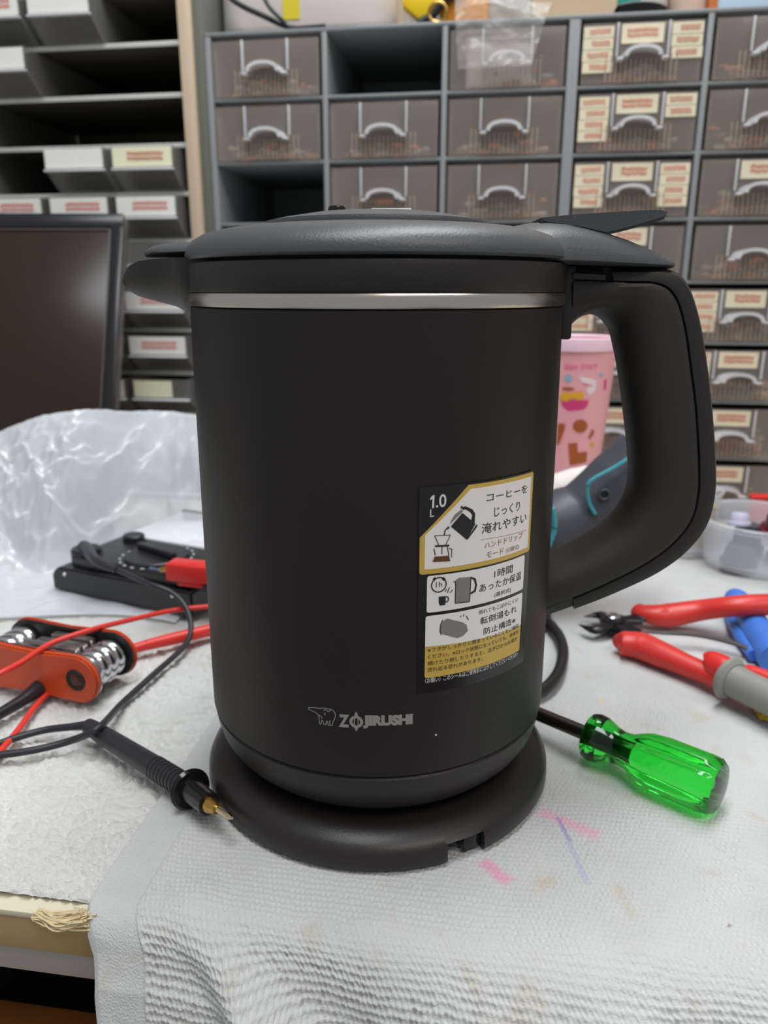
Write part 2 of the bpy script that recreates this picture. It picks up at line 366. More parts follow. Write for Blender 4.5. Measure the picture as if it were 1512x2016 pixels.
# lid beak
beak = [(405, 474, .022), (385, 478, .0195), (360, 478, .0165), (335, 479, .0135), (312, 484, .0105), (297, 491, .0070), (290, 497, .004)]
rs = [];
for px, py, hw in beak:
    x, z = K(px, py); x2, z2 = K(px, 500); rs.append(kring(x, z, z2, hw, 2.2))
rs.insert(0, kring(-.054, .2062, .1992, .024, 2.2))
loft('lid_beak', rs, LIDM, lid)
# pouring spout
sp = [(440, 512, 640, .026), (405, 512, 640, .024), (383, 512, 636, .0225), (368, 512, 616, .0195), (345, 512, 604, .0165), (318, 513, 597, .0135), (290, 516, 590, .0105), (268, 524, 583, .0075), (252, 540, 573, .0045), (245, 552, 563, .002)]
rs = []
for px, pt, pb, hw in sp:
    x, zt = K(px, pt); _, zb = K(px, pb); ring = []
    for j in range(29):   # V-shaped trough, open on top
        t = -1+2*j/28; ring.append((x, hw*math.copysign(abs(math.sin(t*math.pi/2))**.8, t), zb+(zt-zb)*abs(t)**1.7-Z0))
    for j in range(29):
        t = 1-2*j/28; hh = max(hw-.0016, hw*.4); zi = zb+min(.0016, (zt-zb)*.5)
        ring.append((x, hh*math.copysign(abs(math.sin(t*math.pi/2))**.8, t), zi+(zt-zi)*abs(t)**1.7-Z0))
    rs.append(ring)
loft('spout', rs, BLKP, kt)
# handle
O = [(1110, 524), (1200, 529), (1290, 531), (1328, 554), (1352, 615), (1368, 700), (1380, 800), (1387, 900), (1386, 960), (1371, 1017), (1332, 1068), (1275, 1110), (1200, 1146), (1130, 1174), (1055, 1200)]
Sm = [(1110, 554), (1200, 558), (1268, 561), (1300, 585), (1318, 640), (1330, 720), (1340, 800), (1346, 900), (1345, 955), (1332, 1005), (1298, 1048), (1250, 1084), (1185, 1118), (1122, 1146), (1050, 1172)]
I = [(1110, 650), (1133, 626), (1168, 620), (1197, 645), (1210, 690), (1219, 740), (1227, 800), (1235, 870), (1238, 930), (1230, 975), (1205, 1015), (1170, 1045), (1135, 1067), (1105, 1082), (1050, 1102)]
n_ = 6
def kc(L): return crom([Vector((K(*p)[0], 0, K(*p)[1]-Z0)) for p in L], n_)
Oc, Sc, Ic = kc(O), kc(Sm), kc(I)
rs = []
for i_, s_ in zip(Ic, Sc):
    W = (s_-i_).length; d = (s_-i_)/W; ring = []
    re = min(.016, W*.7)
    for j in range(15):
        t = math.pi/2*(j/14*2-1); ring.append(i_+d*(re*(1-math.cos(t)))+Vector((0, .0142*math.sin(t), 0)))
    ring += [i_+d*(W*.9)+Vector((0, .0145, 0)), s_+Vector((0, .0138, 0)), s_+Vector((0, -.0138, 0)), i_+d*(W*.9)+Vector((0, -.0145, 0))]
    rs.append(ring)
hd = loft('handle', rs, BLKG, kt)
rs = []
k0 = 5; k1 = len(Oc)-5
for s_, o_ in list(zip(Sc, Oc))[k0:k1]:
    W = (o_-s_).length; d = (o_-s_)/W; ring = []
    s2 = s_+d*.0004
    for y_, a_ in ((-.0132, 0), (-.0141, .0004), (-.0141, W-.0045), (-.0132, W-.0018), (-.0105, W-.0004), (-.005, W), (.005, W), (.0105, W-.0004), (.0132, W-.0018), (.0141, W-.0045), (.0141, .0004), (.0132, 0)):
        ring.append(s2+d*a_+Vector((0, y_, 0)))
    rs.append(ring)
loft('outer_strip', rs, BLKP, hd)
rs = []
for s_, o_ in list(zip(Sc, Oc))[:k0]:
    W = (o_-s_).length; d = (o_-s_)/W
    s2 = s_+d*.0004
    rs.append([s2+d*a_+Vector((0, y_, 0)) for y_, a_ in ((-.0134, 0), (-.0138, .0004), (-.0138, W-.003), (-.011, W-.0006), (.011, W-.0006), (.0138, W-.003), (.0138, .0004), (.0134, 0))])
loft('hinge_cover', rs, BLKP, hd)
rs = []
for s_, o_, i_ in list(zip(Sc, Oc, Ic))[k1-1:]:
    W = (o_-s_).length; d = (o_-s_)/W
    s2 = s_-d*.0002
    rs.append([s2+d*a_+Vector((0, y_, 0)) for y_, a_ in ((-.0136, 0), (-.0138, .0004), (-.0138, W-.005), (-.011, W-.0014), (0, W-.0006), (.011, W-.0014), (.0138, W-.005), (.0138, .0004), (.0136, 0))])
loft('lower_joint', rs, BLKG, hd)
x0, z0 = K(1113, 524); x1, z1 = K(1125, 664)
box('handle_bracket', (.0630, -.0135, z1-Z0), (.0672, .0135, z0-Z0), BLKP, kt, bev=.0009)
# base
base = lathe('base_body', [(0, 0), (.066, 0), (.0690, .0005), (.0699, .002), (.0697, .0058), (.0688, .0078), (.0665, .0097), (.0630, .0117), (.0590, .0129), (.0560, .0131), (.0520, .0125), (.048, .0131), (0, .0131)], BASEM, kb, 160)
q = P(918, 1690); na = math.atan2(q.x*rt[0]+q.y*rt[1], -(q.x*fh[0]+q.y*fh[1]))
Mn = Matrix.Rotation(na, 4, 'Z')
cut = box('cut', (-.0075, -.085, -.003), (.0075, -.052, .0078), BLK, None, bev=0, M=Matrix.Rotation(YAW, 4, 'Z') @ Mn); boolcut(base, cut)
box('cord_guide', (.0002, -.0672, .0004), (.0074, -.056, .0074), GLOSSB, kb, bev=.0009, M=Mn)
Ri = Matrix.Rotation(-YAW, 4, 'Z')
def kl(p): return Ri @ p
cp = [kl(Vector((.045, .052, .0045))), kl(P(1062, 1232, .004)), kl(P(1092, 1240, .004)), kl(P(1108, 1275, .004)), kl(P(1103, 1315, .004)), kl(P(1085, 1345, .004)), kl(P(1064, 1360, .004)), kl(P(1045, 1366, .004)), kl(Vector((.05, .045, .004)))]
tube('power_cord', cp, .0030, BLKP, kb, 8, 12)
# printing on the shell ------------------------------------------------
def wrapmesh(bm, rad):
    us = [v.co.x for v in bm.verts]; u0, u1 = min(us), max(us); st = .0018
    u = math.ceil(u0/st)*st
    while u < u1:
        bmesh.ops.bisect_plane(bm, geom=bm.verts[:]+bm.edges[:]+bm.faces[:], plane_co=(u, 0, 0), plane_no=(1, 0, 0)); u += st
    for v in bm.verts:
        t = v.co.x/RB; v.co = Vector((rad*math.sin(t), -rad*math.cos(t), v.co.y-Z0))
def wrap_poly(name, polys, m, parent, off):
    bm = bmesh.new()
    for poly in polys:
        f = bm.faces.new([bm.verts.new((x, z, 0)) for x, z in poly]); bmesh.ops.triangulate(bm, faces=[f])
    wrapmesh(bm, RB+.0002+off)
    me = bpy.data.meshes.new(name); bm.normal_update(); bm.to_mesh(me); bm.free(); return newobj(name, me, m, parent, False)
def textmesh(body, bold=0, shear=0):
    c = bpy.data.curves.new('txt', 'FONT'); c.body = body; c.resolution_u = 3; c.offset = bold; c.shear = shear
    o = bpy.data.objects.new('txt', c); COL.objects.link(o); bpy.context.view_layer.update()
    me = bpy.data.meshes.new_from_object(o.evaluated_get(bpy.context.evaluated_depsgraph_get())); bpy.data.objects.remove(o); return me
def wrap_text(name, items, m, parent, off):
    # items: (string, u0, u1, z0, z1, bold)
    bm = bmesh.new()
    for s, u0, u1, z0, z1, bold in items:
        me = textmesh(s, bold); co = [v.co.copy() for v in me.vertices]
        a0 = min(c.x for c in co); a1 = max(c.x for c in co); b0 = min(c.y for c in co); b1 = max(c.y for c in co)
        for v in me.vertices: v.co = Vector((u0+(v.co.x-a0)/(a1-a0)*(u1-u0), z0+(v.co.y-b0)/(b1-b0)*(z1-z0), 0))
        bm.from_mesh(me); bpy.data.meshes.remove(me)
    wrapmesh(bm, RB+.0002+off)
    me = bpy.data.meshes.new(name); bm.to_mesh(me); bm.free(); return newobj(name, me, m, parent, False)
def rrect(u0, u1, z0, z1, r, n=4):
    out = []
    for cx, cz, a0 in ((u1-r, z1-r, 0), (u0+r, z1-r, 90), (u0+r, z0+r, 180), (u1-r, z0+r, 270)):
        for k in range(n+1): a = R(a0+90*k/n); out.append((cx+r*math.cos(a), cz+r*math.sin(a)))
    return out
mm = .001
def mmr(*a): return [tuple(v*mm for v in p) for p in a]
def SP(x, y): # sticker close-up coordinates -> unrolled position on the shell
    return cyl(800+x*280/1283, 920+y*280/1283, RB+.0002)
def SQ(x, y): # second close-up (top panel)
    return cyl(810+x*250/1512, 925+y*250/1512, RB+.0002)
FILM = mat('clear_dark_film', (34, 31, 30), .22); WP = mat('sticker_white', (248, 242, 238), .4); GOLD = mat('sticker_gold', (214, 178, 84), .35)
INK = mat('sticker_ink', (40, 38, 40), .6); GRYI = mat('sticker_grey', (138, 132, 130), .6); BRN = mat('sticker_brown', (104, 66, 38), .6); OCH = mat('sticker_ochre', (150, 108, 60), .6); WTX = mat('film_white_print', (235, 232, 230), .5)
stk = wrap_poly('sticker', [rrect(13.0*mm, 58.2*mm, 65.2*mm, 133.6*mm, .5*mm)], FILM, kt, .00004)
def cutpanel(u0, u1, z0, z1, r, cu_, cz_):  # panel with a cut upper-left corner
    p = rrect(u0, u1, z0, z1, r); n = 5
    return p[:n]+[(cu_, z1), (u0, cz_)]+p[2*n:]
wrap_poly('gold_panel', [cutpanel(13.3*mm, 58.0*mm, 106.0*mm, 133.1*mm, 1*mm, 28.8*mm, 117.9*mm)], GOLD, stk, .00010); wrap_poly('gold_panel', [rrect(15.5*mm, 54.9*mm, 70.6*mm, 83*mm, .8*mm)], GOLD, stk, .00010)
for pp in (cutpanel(14.9*mm, 56.6*mm, 107.6*mm, 131.8*mm, .3*mm, 29.6*mm, 118.6*mm), rrect(15.8*mm, 55.1*mm, 93.2*mm, 105.4*mm, .8*mm),
           [(15.5*mm, 81.7*mm), (54.9*mm, 80.2*mm)]+rrect(15.5*mm, 54.9*mm, 82*mm, 92.1*mm, .8*mm)[:10]): wrap_poly('white_panel', [pp], WP, stk, .00016)
def tb(s, a, b, bold=0.): # a = left-bottom, b = right-top in close-up coordinates
    (u0, z0), (u1, z1) = a, b; return (s, u0, u1, z0, z1, bold)
def S1(x, y): u, z = SP(x, y); return u, z
wrap_text('lettering', [
    tb('コーヒーを', SQ(885, 382), (SQ(1365, 300)[0], SQ(885, 285)[1]), .004), tb('じっくり', SQ(975, 560), (SQ(1280, 470)[0], SQ(975, 445)[1]), .004),
    tb('淹れやすい', SQ(825, 765), (SQ(1355, 650)[0], SQ(825, 640)[1]), .004),
    tb('1時間', SP(785, 1000), (SP(950, 950)[0], SP(785, 925)[1]), .004), tb('あったか保温', SP(652, 1130), (SP(1025, 1040)[0], SP(652, 1055)[1]), .004), tb('(選択式)', SP(785, 1178), (SP(935, 1110)[0], SP(785, 1132)[1]), .002),
    tb('倒れてもこぼれにくい', SP(645, 1330), (SP(1000, 1200)[0], SP(645, 1290)[1])), tb('転倒湯もれ', SP(660, 1420), (SP(985, 1320)[0], SP(660, 1355)[1]), .004), tb('防止構造※', SP(690, 1512), (SP(975, 1400)[0], SP(690, 1450)[1]), .004),
    tb('※フタがしっかりと閉まっていることをご確認', SP(190, 1668), (SP(1000, 1500)[0], SP(190, 1628)[1])),
    tb('ください。※ロック状態になっていても、本体を', SP(190, 1728), (SP(1000, 1560)[0], SP(190, 1688)[1])),
    tb('傾けたり倒したりすると、注ぎ口からお湯が', SP(188, 1788), (SP(990, 1620)[0], SP(188, 1748)[1])),
    tb('流れ出る恐れがあります。', SP(186, 1846), (SP(680, 1770)[0], SP(186, 1806)[1])), tb('1h', SP(262, 1082), (SP(318, 1060)[0], SP(262, 1033)[1]), .004)], INK, stk, .00024)
wrap_text('ochre_lettering', [tb('ハンドドリップ', SQ(860, 940), (SQ(1310, 850)[0], SQ(860, 862)[1]), .002), tb('モード', SQ(885, 1050), (SQ(1085, 1000)[0], SQ(885, 978)[1]), .002), tb('(切替式)', SQ(1112, 1000), (SQ(1270, 960)[0], SQ(1112, 935)[1]))], OCH, stk, .00024)
wrap_text('film_lettering', [tb('.0', SP(264, 364), (SP(358, 300)[0], SP(212, 250)[1]), .010), tb('L', SP(212, 448), (SP(248, 440)[0], SP(212, 380)[1]), .004),
    tb('〈お願い〉このシールはご使用前にはがしてください <CK-AX>', SP(165, 1950), (SP(995, 1760)[0], SP(165, 1902)[1]))], WTX, stk, .0001)['kind'] = 'stuff'
def pl(*pts): return [SQ(*p) for p in pts]
def ps(*pts): return [SP(*p) for p in pts]
wrap_poly('numeral', [ps((212, 280), (236, 252), (252, 250), (247, 366), (230, 368), (234, 282), (214, 296))], WTX, stk, .0001)
def line(f, a, b, wd=.00025):
    a = Vector(f(*a)); b = Vector(f(*b)); d = (b-a).normalized()*wd/2; n = Vector((-d.y, d.x)); return [tuple(a-n), tuple(b-n), tuple(b+n), tuple(a+n)]
def ringq(c, r0, r1, a0, a1, n=24, asp=1.):
    q = lambda r_, k: (c[0]+r_*math.cos(R(a0+(a1-a0)*k/n)), c[1]+r_*asp*math.sin(R(a0+(a1-a0)*k/n)))
    return [[q(r0, k), q(r1, k), q(r1, k+1), q(r0, k+1)] for k in range(n)]
def arcp(c, r0, r1, a0, a1, n=16, asp=1.):
    o = [(c[0]+r1*math.cos(R(a0+(a1-a0)*k/n)), c[1]+r1*asp*math.sin(R(a0+(a1-a0)*k/n))) for k in range(n+1)]
    return o+[(c[0]+r0*math.cos(R(a0+(a1-a0)*k/n)), c[1]+r0*asp*math.sin(R(a0+(a1-a0)*k/n))) for k in range(n, -1, -1)]
c1 = SP(290, 1058); 
wrap_poly('pictogram', [pl((600, 510), (755, 640), (650, 830), (462, 672)), pl((780, 655), (765, 690), (660, 830), (650, 820), (765, 650)),
    pl((590, 440), (640, 432), (720, 470), (752, 520), (745, 630), (705, 600), (715, 535), (690, 500), (640, 470), (605, 475)),
    pl((600, 420), (590, 470), (575, 440)), pl((435, 668), (452, 690), (405, 715), (392, 775), (378, 775), (390, 715)),
    line(SQ, (272, 785), (320, 893)), line(SQ, (455, 778), (402, 895)), line(SQ, (270, 783), (460, 772)), pl((275, 895), (445, 888), (445, 910), (275, 918)),
    line(SQ, (262, 935), (280, 1015), .0003), line(SQ, (422, 915), (440, 1020), .0003), line(SQ, (440, 935), (475, 940), .0003), line(SQ, (475, 940), (470, 1040), .0003), line(SQ, (358, 915), (356, 1000), .0003),
    *ringq(c1, .0022, .0026, 0, 360), line(SP, (240, 1015), (262, 995), .0009), line(SP, (322, 995), (342, 1015), .0009),
    ps((288, 1165), (350, 1160), (352, 1205), (345, 1240), (300, 1245), (288, 1225)), *ringq(SP(352, 1190), .0007, .0011, -90, 90, 10),
    line(SP, (345, 1120), (360, 1095), .0003), line(SP, (365, 1130), (385, 1080), .0003), line(SP, (390, 1130), (415, 1100), .0003),
    line(SP, (480, 1352), (492, 1335), .0003), line(SP, (510, 1345), (515, 1322), .0003), line(SP, (535, 1340), (555, 1375), .0003),
    ps((320, 1372), (300, 1420), (295, 1480), (308, 1510), (316, 1512), (304, 1478), (308, 1420), (328, 1372)),
    ps((575, 985), (620, 1000), (632, 1060), (620, 1120), (575, 1145), (572, 1130), (605, 1108), (615, 1060), (603, 1015), (575, 1000)),
    line(SP, (440, 1030), (435, 1225), .0003), line(SP, (578, 990), (565, 1210), .0003), line(SP, (435, 1225), (565, 1210), .0003)], INK, stk, .00024)
wrap_poly('grey_pictogram', [pl((590, 470), (610, 490), (480, 620), (450, 655), (462, 610), (510, 530)), ps((415, 1035), (470, 995), (575, 988), (568, 1205), (440, 1222), (445, 1050)),
    ps((365, 1362), (500, 1395), (540, 1420), (550, 1475), (505, 1520), (455, 1540), (310, 1500), (300, 1450), (320, 1390)), line(SQ, (815, 833), (1365, 715), .00015)], GRYI, stk, .0002)
wrap_poly('coffee_pictogram', [pl((272, 1030), (440, 1018), (458, 1085), (245, 1095))], BRN, stk, .00026)
# maker's mark below
def EL(x, y): return cyl(600+x*280/1512, 1380+y*280/1512, RB+.0002)
def chain(pts, wd=.00028):
    return [line(EL, pts[i], pts[i+1], wd) for i in range(len(pts)-1)]
c2 = EL(548, 222)
lt = [tb('Z', (EL(362, 210)[0], EL(400, 278)[1]), (EL(474, 210)[0], EL(400, 142)[1]), .05), tb('JIRUSHI', (EL(618, 210)[0], EL(760, 294)[1]), (EL(1146, 210)[0], EL(760, 152)[1]), .07)]
lg = wrap_text('maker_logo', lt, LOGO, kt, .00003)
wrap_poly('elephant_emblem', ringq(c2, .00125, .00225, 0, 360, 28, 1.) + ringq(EL(548, 218), .00048, .00076, 0, 360, 28, 4.6) +
    chain([(45, 68), (95, 70), (150, 78), (200, 75), (270, 85), (315, 110), (330, 150), (318, 190), (300, 225), (292, 262), (250, 255), (245, 215), (232, 215), (230, 250), (205, 250), (192, 205), (180, 210), (175, 245), (160, 245), (155, 190), (150, 150), (110, 118), (45, 90), (45, 68)]) +
    chain([(200, 100), (235, 92), (250, 115), (290, 90)]) + chain([(215, 125), (215, 150)], .0004) + chain([(150, 150), (180, 165), (185, 190)]) + chain([(270, 205), (268, 250)]), LOGO, lg, .00003)
c3 = cyl(858, 1446, RB); wrap_poly('paint_speck', [arcp(c3, 0.00001, .00035, 0, 350, 10)], WTX, kt, .00003)
# ------------------------------------------------------------------ parts cabinets (grey, with clear drawers)
YC = .4
CABM = mat('grey_cabinet_plastic', (134, 138, 140), .42, bump=.05, bscale=300)
SMOKE = mat('smoky_clear_plastic', (184, 170, 160), .18, alpha=.24, spec=.8); RIBM = mat('smoky_ribbed_plastic', (190, 172, 154), .3, alpha=.32)
PULLM = mat('clear_pull_plastic', (232, 232, 235), .1, alpha=.7, spec=.9)
PAPER = mat('yellowed_paper', (226, 216, 190), .8); PAPERW = mat('white_paper', (232, 230, 224), .8); REDI = mat('red_ink', (205, 96, 70), .8)
PITCH_Z = .0484; CW = .0971; DPTH = .17
def make_drawer_meshes():
    w2 = CW/2-.0042; h0 = .003; h1 = PITCH_Z-.004
    bm = bmesh.new()
    addbox(bm, (-w2, 0, h0), (w2, .0016, h1), bev=.0005)                    # front
    addbox(bm, (-w2+.001, .0016, h0), (-w2+.0022, DPTH-.01, h1-.006)); addbox(bm, (w2-.0022, .0016, h0), (w2-.001, DPTH-.01, h1-.006))
    addbox(bm, (-w2+.001, .0016, h0), (w2-.001, DPTH-.01, h0+.0012)); addbox(bm, (-w2+.001, DPTH-.011, h0), (w2-.001, DPTH-.01, h1-.008))
    b3 = bmesh.new()
    for k in range(15):
        x = -.026+.0037*k; addbox(b3, (x-.0008, -.0009, h0+.001), (x+.0008, .0002, h0+(.019 if abs(k-7) > 5 else .0165)), bev=0)
    me3 = bpy.data.meshes.new('rib_panel'); b3.to_mesh(me3); b3.free(); me3.materials.append(RIBM)
    me = bpy.data.meshes.new('drawer'); bm.to_mesh(me); bm.free(); me.materials.append(SMOKE)
    bm = bmesh.new()
    for sx in (-1, 1): addbox(bm, (sx*.0188-.0007, -.0035, .021), (sx*.0188+.0007, .0001, h1-.0005), bev=.0004)
    # arched lip
    n = 12; outer = [(.0160*math.cos(math.pi*k/n), .0190+.0078*math.sin(math.pi*k/n)**.75) for k in range(n+1)]
    inner = [(.0128*math.cos(math.pi*k/n), .0190+.0054*math.sin(math.pi*k/n)**.8) for k in range(n+1)]
    vs = []
    for y_ in (-.0115, .0001):
        f = 1. if y_ > -.01 else .86
        vs.append([bm.verts.new((x*f, y_, z)) for x, z in outer]); vs.append([bm.verts.new((x*f, y_, z)) for x, z in inner])
    for k in range(n):
        bm.faces.new((vs[0][k], vs[0][k+1], vs[1][k+1], vs[1][k])); bm.faces.new((vs[2][k], vs[0][k], vs[0][k+1], vs[2][k+1])) if False else bm.faces.new((vs[0][k], vs[2][k], vs[2][k+1], vs[0][k+1]))
        bm.faces.new((vs[1][k], vs[1][k+1], vs[3][k+1], vs[3][k]))
    for sx in (-1, 1): addbox(bm, (sx*.0165-.0026, -.008, .0176), (sx*.0165+.0026, 0, .0194), bev=.0006)
    bmesh.ops.recalc_face_normals(bm, faces=bm.faces)
    me2 = bpy.data.meshes.new('pull'); bm.to_mesh(me2); bm.free(); me2.materials.append(PULLM)
    for m_ in (me, me2): m_.shade_smooth(); m_.set_sharp_from_angle(angle=R(35))
    return me, me2, me3
DM, PM, RM = make_drawer_meshes()
rnd = random.Random(5)
def label_mesh(w_, h_, rows, pm, red=True, inkrows=None):
    # paper strips one above another with smudged red handwriting as thin raised strokes
    V = []; Fc = []; mi = []
    def quad(x0, x1, z0, z1, y, k):
        b = len(V)
        for yy in (y, y+.0002):
            V.extend([(x0, yy, z0), (x1, yy, z0), (x1, yy, z1), (x0, yy, z1)])
        for f in ((0, 1, 2, 3), (4, 7, 6, 5), (0, 4, 5, 1), (1, 5, 6, 2), (2, 6, 7, 3), (3, 7, 4, 0)): Fc.append(tuple(b+i for i in f)); mi.append(k)
    hh = h_/rows
    for r in range(rows):
        z0 = r*hh; jx = rnd.uniform(-.0004, .0004)
        quad(-w_/2+jx, w_/2+jx, z0+.0002, z0+hh-.0002, -.0004-.00005*r, 0)
        if red:
            x = -w_/2+w_*rnd.uniform(.12, .3)
            while x < w_/2-w_*.15:
                d = rnd.uniform(.0008, .002); zc = z0+hh*.5+rnd.uniform(-.0004, .0004)
                for q_ in range(2): quad(x, x+d*.8, zc-hh*.16+q_*hh*.28, zc-hh*.05+q_*hh*.28, -.0009, 1)
                quad(x, x+.0003, zc-hh*.16, zc+hh*.2, -.0009, 1); x += d+.0004
    me = bpy.data.meshes.new('paper_label'); me.from_pydata(V, [], Fc); me.materials.append(pm); me.materials.append(REDI)
    for i, f in enumerate(me.polygons): f.material_index = mi[i]
    return me
def inst(name, me, parent, loc):
    o = bpy.data.objects.new(name, me); COL.objects.link(o); o.parent = parent; o.location = loc; return o
LM4 = [label_mesh(.0225, .032, 4, PAPER) for _ in range(3)]; LM3 = [label_mesh(.0225, .0245, 3, PAPER) for _ in range(2)]; LMC = [label_mesh(.031, .0135, 1, PAPER) for _ in range(3)]; LM2 = [label_mesh(.0225, .0165, 2, PAPER)]
def grey_cabinet(u0, ncol, nrow, label, empties, labs, mat_shift=0):
    cab = thing('parts_cabinet', (u0, YC, 0), label, 'parts cabinet')
    W = ncol*CW; H = nrow*PITCH_Z; T_ = .0022
    box('side_panel', (-.003, 0, 0), (T_, DPTH, H), CABM, cab, bev=.0006); box('side_panel', (W-T_, 0, 0), (W+.003-.001, DPTH, H), CABM, cab, bev=.0006)
    box('top_panel', (-.003, 0, H), (W+.002, DPTH, H+.003), CABM, cab, bev=.0008); box('back_panel', (T_, DPTH-.003, 0), (W-T_, DPTH-.001, H), CABM, cab, bev=.0003)
    for c in range(1, ncol): box('divider', (c*CW-T_, .0, .0), (c*CW+T_, DPTH-.003, H), CABM, cab, bev=.0008)
    for r in range(nrow): box('shelf', (T_+.0002, .0006, r*PITCH_Z), (W-T_-.0002, DPTH-.003, r*PITCH_Z+.0026), CABM, cab, bev=.0008)
    for c in range(ncol):
        for r in range(nrow):
            rr = nrow-1-r     # row counted from the top
            if (rr, c) in empties: continue
            d = inst('drawer', DM, cab, (c*CW+CW/2, -.0006-rnd.uniform(0, .0012), r*PITCH_Z)); inst('pull', PM, d, (0, 0, 0)); inst('rib_panel', RM, d, (0, 0, 0))['kind'] = 'stuff'
            for kind in labs.get((rr, c), ''):
                if kind == 'l': inst('paper_label', rnd.choice(LM4), d, (-.0325, 0, .0105))
                if kind == 'r': inst('paper_label', rnd.choice(LM3), d, (.0325, 0, .0185))
                if kind == 'R': inst('paper_label', rnd.choice(LM4), d, (.0325, 0, .0105))
                if kind == 's': inst('paper_label', LM2[0], d, (.0325, 0, .0265))
                if kind == 'c': inst('paper_label', rnd.choice(LMC), d, (0, 0, .0298))
    return cab
cabA = grey_cabinet(-.2030, 3, 8, 'grey parts cabinet of smoky unlabelled drawers, two cells empty, directly behind the kettle lid', {(0, 1), (2, 0)}, {})
labB = {(0, 0): 'lcr', (1, 0): 'lcs', (2, 0): 'lcR', (3, 0): 'c', (4, 0): 'lc', (5, 0): 'lc', (6, 0): 'lc', (7, 0): 'c', (2, 1): 'c', (4, 1): 'lc', (5, 1): 'lc', (6, 1): 'c', (7, 1): 'c', (1, 1): '', (3, 1): ''}
cabB = grey_cabinet(.0925, 2, 8, 'grey parts cabinet with cream paper labels in red handwriting, behind the kettle handle', set(), labB)
# loose components seen through the drawer fronts
COLS = [mat('component_%s' % n, c, .5) for n, c in (('tan', (170, 128, 96)), ('dark', (64, 58, 60)), ('orange', (206, 106, 58)), ('grey', (150, 144, 146)), ('pink', (196, 150, 146)), ('beige', (186, 168, 146)))]
def clutter(name, cab, cells, n, label, zscale=1.):
    bm = bmesh.new(); mats = []
    for (rr, c, dens) in cells:
        r = 7-rr
        for k in range(int(n*dens)):
            x = cab.location.x+c*CW+CW/2+rnd.uniform(-.034, .034); y = YC+.006+rnd.uniform(0, .05)**1.; z = r*PITCH_Z+.0045+abs(rnd.gauss(0, .006))*zscale
            s = rnd.uniform(.0018, .005); M = Matrix.Translation((x, y, z+s*.5)) @ Matrix.Rotation(rnd.uniform(0, 3), 4, 'Z')
            f0 = len(bm.faces); addbox(bm, (-s*1.6, -s*.6, -s*.5), (s*1.6, s*.6, s*.5), M, s*.25, 1); bm.faces.ensure_lookup_table(); mi = rnd.randrange(6)
            for f in bm.faces[f0:]: f.material_index = mi
    o = bmobj(name, bm, None); [o.data.materials.append(m) for m in COLS]; tag(o, label, 'electronic parts', kind='stuff')
clutter('loose_components', cabA, [(0, 0, 1.2), (1, 0, 1.), (1, 1, .5), (2, 1, .2), (1, 2, 1.), (2, 2, .7), (0, 2, .4), (3, 0, .4)], 60, 'small orange and tan components heaped in the unlabelled smoky drawers')
clutter('loose_components', cabB, [(0, 0, .6), (1, 0, .7), (2, 0, .6), (0, 1, 1.), (1, 1, 1.4), (2, 1, 1.2), (3, 1, .8), (4, 1, .8), (5, 1, .8), (6, 1, 1), (7, 1, .6), (3, 0, .5), (4, 0, .5), (5, 0, .5), (6, 0, .5)], 60, 'small pink and grey components heaped in the paper-labelled drawers')
WFO = mat('white_foam', (228, 220, 216), .7, bump=.2, bscale=120)
wf = thing('white_foam_block', (PY(985, 100, YC+.03).x, YC+.032, 7*PITCH_Z+.0045), 'white foam block showing through the third top drawer behind the kettle', 'foam block')
box('foam', (-.027, -.020, 0), (.027, .05, .036), WFO, wf, bev=.005, seg=3); box('foam_lid', (-.0275, -.0205, .0362), (.0275, .0505, .0385), WFO, wf, bev=.001)
# ------------------------------------------------------------------ left steel cabinet with slanted bins
STL = mat('cabinet_steel', (214, 214, 208), .35, metal=.3, var=.1, vscale=25); POST = mat('tan_post', (196, 176, 152), .45); STD = mat('dark_steel', (104, 100, 88), .5, metal=.3)
SIDEG = mat('grey_green_side', (98, 100, 90), .5); BINM = mat('grey_clear_bin', (150, 148, 144), .2, alpha=.3); LIPM = mat('bin_lip', (222, 222, 224), .15, alpha=.92)
lc = thing('steel_drawer_cabinet', (0, YC, 0), 'steel drawer cabinet with tan post, open shelves and white-labelled slanted drawers, at far left', 'drawer cabinet')
PZ = .0384; NR = 12; UL = -.4105; UR = -.2255; PW = .0607
box('post', (UR, -.006, 0), (UR+.0105, .004, NR*PZ), POST, lc, bev=.0008); box('side_panel', (UR+.0107, .0, 0), (-.2065, .16, NR*PZ), SIDEG, lc, bev=.0006)
box('side_panel', (UL-.012, -.004, 0), (UL-.001, .16, NR*PZ), SIDEG, lc, bev=.0006); box('back_panel', (UL, .158, 0), (UR, .16, NR*PZ), STD, lc, bev=.0002); box('top_panel', (UL-.012, -.004, NR*PZ), (UR+.01, .16, NR*PZ+.002), STL, lc, bev=.0004)
for k in range(NR):
    sh = box('shelf', (UL, .0006, k*PZ+.0002), (UR-.0002, .157, k*PZ+.0014), STD, lc, bev=.0002)
    box('shelf_lip', (UL, -.0012, k*PZ-.0022), (UR-.0002, .0004, k*PZ+.0016), STL, sh, bev=.0003)
